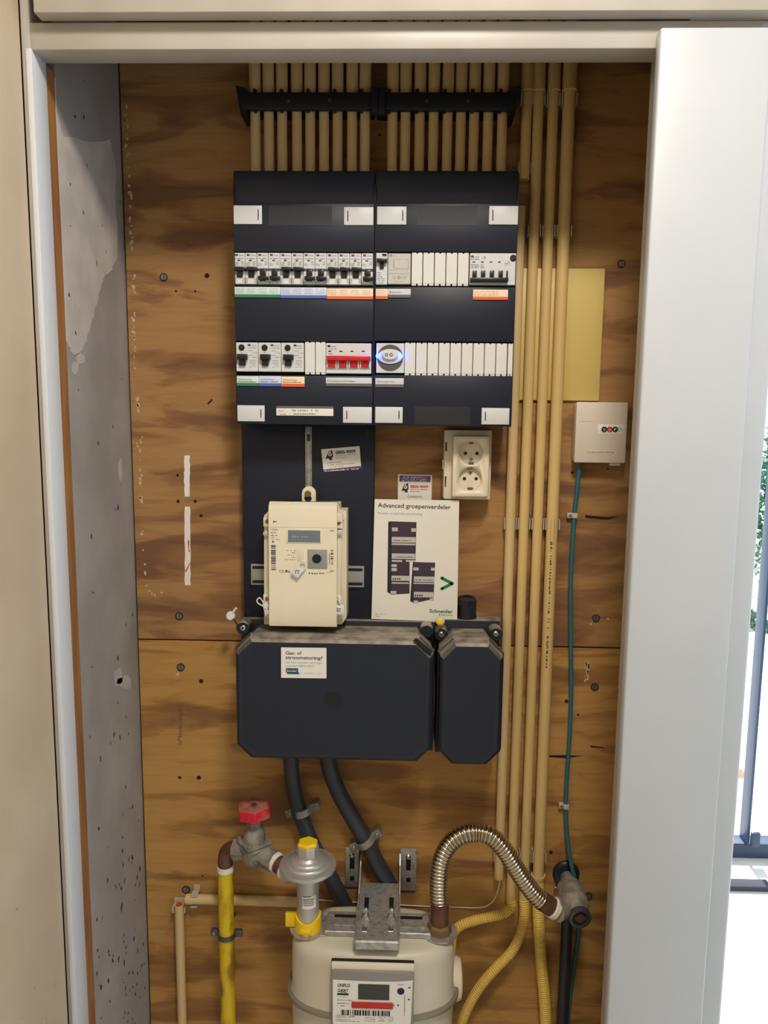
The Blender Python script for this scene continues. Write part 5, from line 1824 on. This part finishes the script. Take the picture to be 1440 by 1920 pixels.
# ================================================================ METER BRACKET
t = thing('meter_bracket', tuple(W(707, 1770, 0.1)), 'galvanised steel bracket holding the gas meter to the wall', 'bracket')
zsf = 0.735
bx0, bx1 = W(669, 1720, 0.13).x, W(749, 1720, 0.13).x
ybk, yfr = -0.033, -0.180
m = MB()
for xs, s in ((bx0, 1), (bx1, -1)):
    # gusset, a triangle standing on the shelf edge
    zt3 = W(672 if s > 0 else 751, 1598, 0.004).z
    vs = [(ybk + 0.010, zsf), (yfr, zsf), (yfr, zsf - 0.010), (ybk + 0.010, zsf - 0.010)]
    vs = [(-0.0055, zsf - 0.006), (-0.0055, zt3), (-0.009, zt3), (-0.024, zsf + 0.028), (-0.070, zsf + 0.004), (yfr, zsf + 0.001), (yfr, zsf - 0.008)]
    a = [m.bm.verts.new((xs - 0.0012, y, z)) for y, z in vs]
    b = [m.bm.verts.new((xs + 0.0012, y, z)) for y, z in vs]
    m.bm.faces.new(a)
    m.bm.faces.new(b)
    for i in range(len(vs)):
        m.bm.faces.new((a[i], b[i], b[(i + 1) % len(vs)], a[(i + 1) % len(vs)]))
m.build('side_web', 'steel', t, smooth=0)
for xs, px0, px1, py0, py1 in ((bx0, 647, 673.5, 1589, 1664), (bx1, 750.5, 781, 1592, 1671)):
    m = MB().pbox((px0, py0, px1, py1), 0.0006, 0.0050, 0.003)
    fg = m.build('wall_flange', 'steel', t)
    cx = (px0 + px1) / 2
    MB().pbox((cx - 4.5, py0 + 14, cx + 4.5, py0 + 40), 0.0050, 0.0054, 0.0001).pbox((cx - 4, py0 + 54, cx + 4, py0 + 62), 0.0050, 0.0054).build('slot', 'black_dark', fg)
    MB().lathe(tuple(W(cx, py0 + 14, 0.0056)), (0, -1, 0), [(0.0048, -0.0002), (0.0048, 0.0025), (0.003, 0.0045)], 16).build('screw', 'steel_b', fg)
sh = MB()
sh.box(bx0 + 0.0013, bx1 - 0.0013, ybk, yfr, zsf - 0.0022, zsf, 0.0006, 1)
sh.box(bx0 + 0.0013, bx1 - 0.0013, yfr, yfr - 0.0022, zsf - 0.0135, zsf - 0.0003, 0.0006, 1)
sh = sh.build('shelf', 'steel', t)
for px in (684.5, 733):
    bxx = WZ(px, 1730, zsf).x
    yb0, yf0 = WZ(px, 1683, zsf).y, WZ(px, 1706, zsf).y
    MB().box(bxx - 0.0038, bxx + 0.0038, yb0, yf0, zsf - 0.0001, zsf + 0.0003).build('slot', 'black_dark', sh)
    yb1 = WZ(px, 1722, zsf).y
    m = MB().lathe((bxx, yb1, zsf + 0.0003), (0, 0, 1), [(0.0080, 0), (0.0080, 0.0015), (0.0062, 0.0016), (0.0062, 0.0065), (0.0034, 0.0068), (0.0034, 0.017), (0.0028, 0.018)], 6)
    m.build('bolt', 'steel_b', t, smooth=0.3)
    m = MB().box(bxx - 0.0040, bxx + 0.0040, WZ(px, 1735, zsf).y, WZ(px, 1748, zsf).y, zsf + 0.0002, zsf + 0.0016, 0.0004, 1)
    m.build('bolt_slot', 'steel_b', t)
# port plate across the meter's top
t = thing('port_plate', (mcx, -0.1, zm), 'long galvanised hat-shaped plate clamped across the top of the gas meter', 'bracket')
hx0, hx1 = W(612, 1735, 0.12).x, W(806, 1740, 0.12).x
m = MB()
zz0 = zm + 0.0075
m.box(hx0, hx1, -0.088, -0.138, zz0, zz0 + 0.0022, 0.0006, 1)
m.box(hx0, hx1, -0.1365, -0.1382, zm + 0.001, zz0 + 0.001, 0.0004, 1)
m.box(hx0 - 0.001, hx0 + 0.0015, -0.088, -0.138, zm + 0.001, zz0 + 0.001, 0.0004, 1)
m.box(hx1 - 0.0015, hx1 + 0.001, -0.088, -0.138, zm + 0.001, zz0 + 0.001, 0.0004, 1)
for xx in (xr, xp):
    m.lathe((xx, -RD, zm + 0.0005), (0, 0, 1), [(0.0295, 0), (0.0295, 0.0022)], 32)
m.box(xr, hx0, -0.090, -0.140, zm + 0.0004, zm + 0.0025, 0.0005, 1).box(hx1, xp, -0.090, -0.140, zm + 0.0004, zm + 0.0025, 0.0005, 1)
pp = m.build('plate', 'steel', t)
MB().box(hx0 + 0.012, hx1 - 0.012, -0.097, -0.104, zz0 + 0.0021, zz0 + 0.0025).build('slot', 'black_dark', pp)
MB().box(hx0 + 0.008, hx1 - 0.008, -0.118, -0.127, zz0 + 0.0022, zz0 + 0.0052, 0.0012).build('pressed_ridge', 'steel', pp)

# ================================================================ SEEN PAST THE DOOR: window and garden, plus the unseen side window and walls
wy = 1.28
post_x = W(1413, 1450, -1.25).x
fr = MB().box(post_x - 0.005, post_x + 0.005, wy - 0.03, wy + 0.03, 0.05, 2.3, 0.003)
fr.box(XEND + 0.2, 2.595, wy - 0.02, wy + 0.04, 0.002, 0.055, 0.003).box(XEND + 0.2, 2.595, wy - 0.04, wy + 0.04, 2.25, 2.32, 0.003)
w1 = struct('window_1', fr, 'win')
MB().box(post_x + 0.004, post_x + 0.035, wy - 0.045, wy - 0.031, 0.056, 0.11, 0.004).build('frame_corner', 'win', w1)
struct('wall_right', MB().box(2.6, 2.7, -3.0, 1.35, 0, 0.35).box(2.6, 2.7, -3.0, 1.35, 2.35, ZT).box(2.6, 2.7, -3.0, -2.8, 0.351, 2.349).box(2.6, 2.7, 1.2, 1.35, 0.351, 2.349), 'plaster_wall')  # out of view; added with its opening to bring daylight from the right
struct('window_2_added', MB().box(2.63, 2.67, -2.799, 1.199, 0.351, 0.40).box(2.63, 2.67, -2.799, 1.199, 2.30, 2.349).box(2.63, 2.67, -0.83, -0.78, 0.401, 2.299), 'win')  # unseen window added so the closet gets daylight from the right
struct('wall_behind_added', MB().box(-1.2, 2.7, -3.1, -3.001, 0, ZT), 'cream_wall')  # unseen wall added behind the camera to reduce frontal ambient light
struct('wall_window', MB().box(XL - 0.105, 2.595, 1.25, 1.35, 2.325, ZT).box(XEND + 0.05, XEND + 0.19, 1.25, 1.35, 0, 2.324), 'plaster_wall')
struct('ground_patio', MB().box(-4, 14, 1.36, 14, -0.20, -0.02), 'grout')
dm = WZ(1400, 1672, 0.0)
tag(MB().box(dm.x - 0.25, dm.x + 0.085, dm.y, dm.y + 0.045, 0.0005, 0.018, 0.004).build('door_threshold_mat', 'mat'), 'dark narrow mat on the bright floor in front of the garden window', 'mat')
# planter wall + hedge
hb = W(1420, 1225, -4.2)
tag(MB().box(hb.x - 1.2, hb.x + 3.0, 4.2, 4.5, -0.02, hb.z - 0.12).build('garden_wall', 'plaster_wall'), 'low white garden wall outside the window', 'garden wall')
tag(MB().box(hb.x - 0.35, hb.x + 0.12, 4.22, 4.48, hb.z - 0.1185, hb.z + 0.0, 0.01).build('planter_box', 'win'), 'small dark planter box on the garden wall outside the window', 'planter')
rs = random.Random(21)


def foliage(name, cx, cy, cz, rx, rz, n, label, cat):
    m = MB()
    for i in range(n):
        a, b = rs.uniform(0, 2 * math.pi), rs.uniform(-1, 1)
        r = rs.uniform(0.4, 1)
        p = Vector((cx + math.cos(a) * rx * r * math.sqrt(1 - b * b), cy + math.sin(a) * 0.35 * r, cz + b * rz * r))
        u = Vector((rs.uniform(-1, 1), rs.uniform(-1, 1), rs.uniform(-1, 1))).normalized()
        v = u.cross(Vector((rs.uniform(-1, 1), rs.uniform(-1, 1), rs.uniform(-1, 1)))).normalized()
        s_ = rs.uniform(0.02, 0.045)
        m.bm.faces.new([m.bm.verts.new(p + u * s_), m.bm.verts.new(p + v * s_ * 0.5), m.bm.verts.new(p - u * s_), m.bm.verts.new(p - v * s_ * 0.5)])
    t = thing(name, (cx, cy, cz - rz), label, cat)
    m.build('foliage', 'leaf', t, smooth=0)
    MB().cyl((cx, cy, -0.02), (cx, cy, cz), 0.03, 10).build('trunk', 'ply_edge', t)


hc = W(1450, 950, -5.2)
foliage('garden_tree', hc.x + 0.15, 5.3, hc.z, 0.55, 0.75, 2600, 'leafy green tree in the garden, glimpsed at the right edge', 'tree')
hc = W(1425, 1195, -4.3)
foliage('garden_shrub', hc.x + 0.02, 4.36, hc.z + 0.10, 0.10, 0.08, 160, 'small green shrub in the dark planter on the garden wall', 'shrub')
bk = W(1393, 1525, -1.9)
tag(MB().box(bk.x - 0.06, bk.x + 0.025, 1.9, 2.0, -0.0195, W(1393, 1500, -1.9).z, 0.004).build('brick_edging', 'brick'), 'short reddish block on the patio just outside the window', 'block')

for o in list(bpy.data.objects):
    if '_o' in o:
        del o['_o']
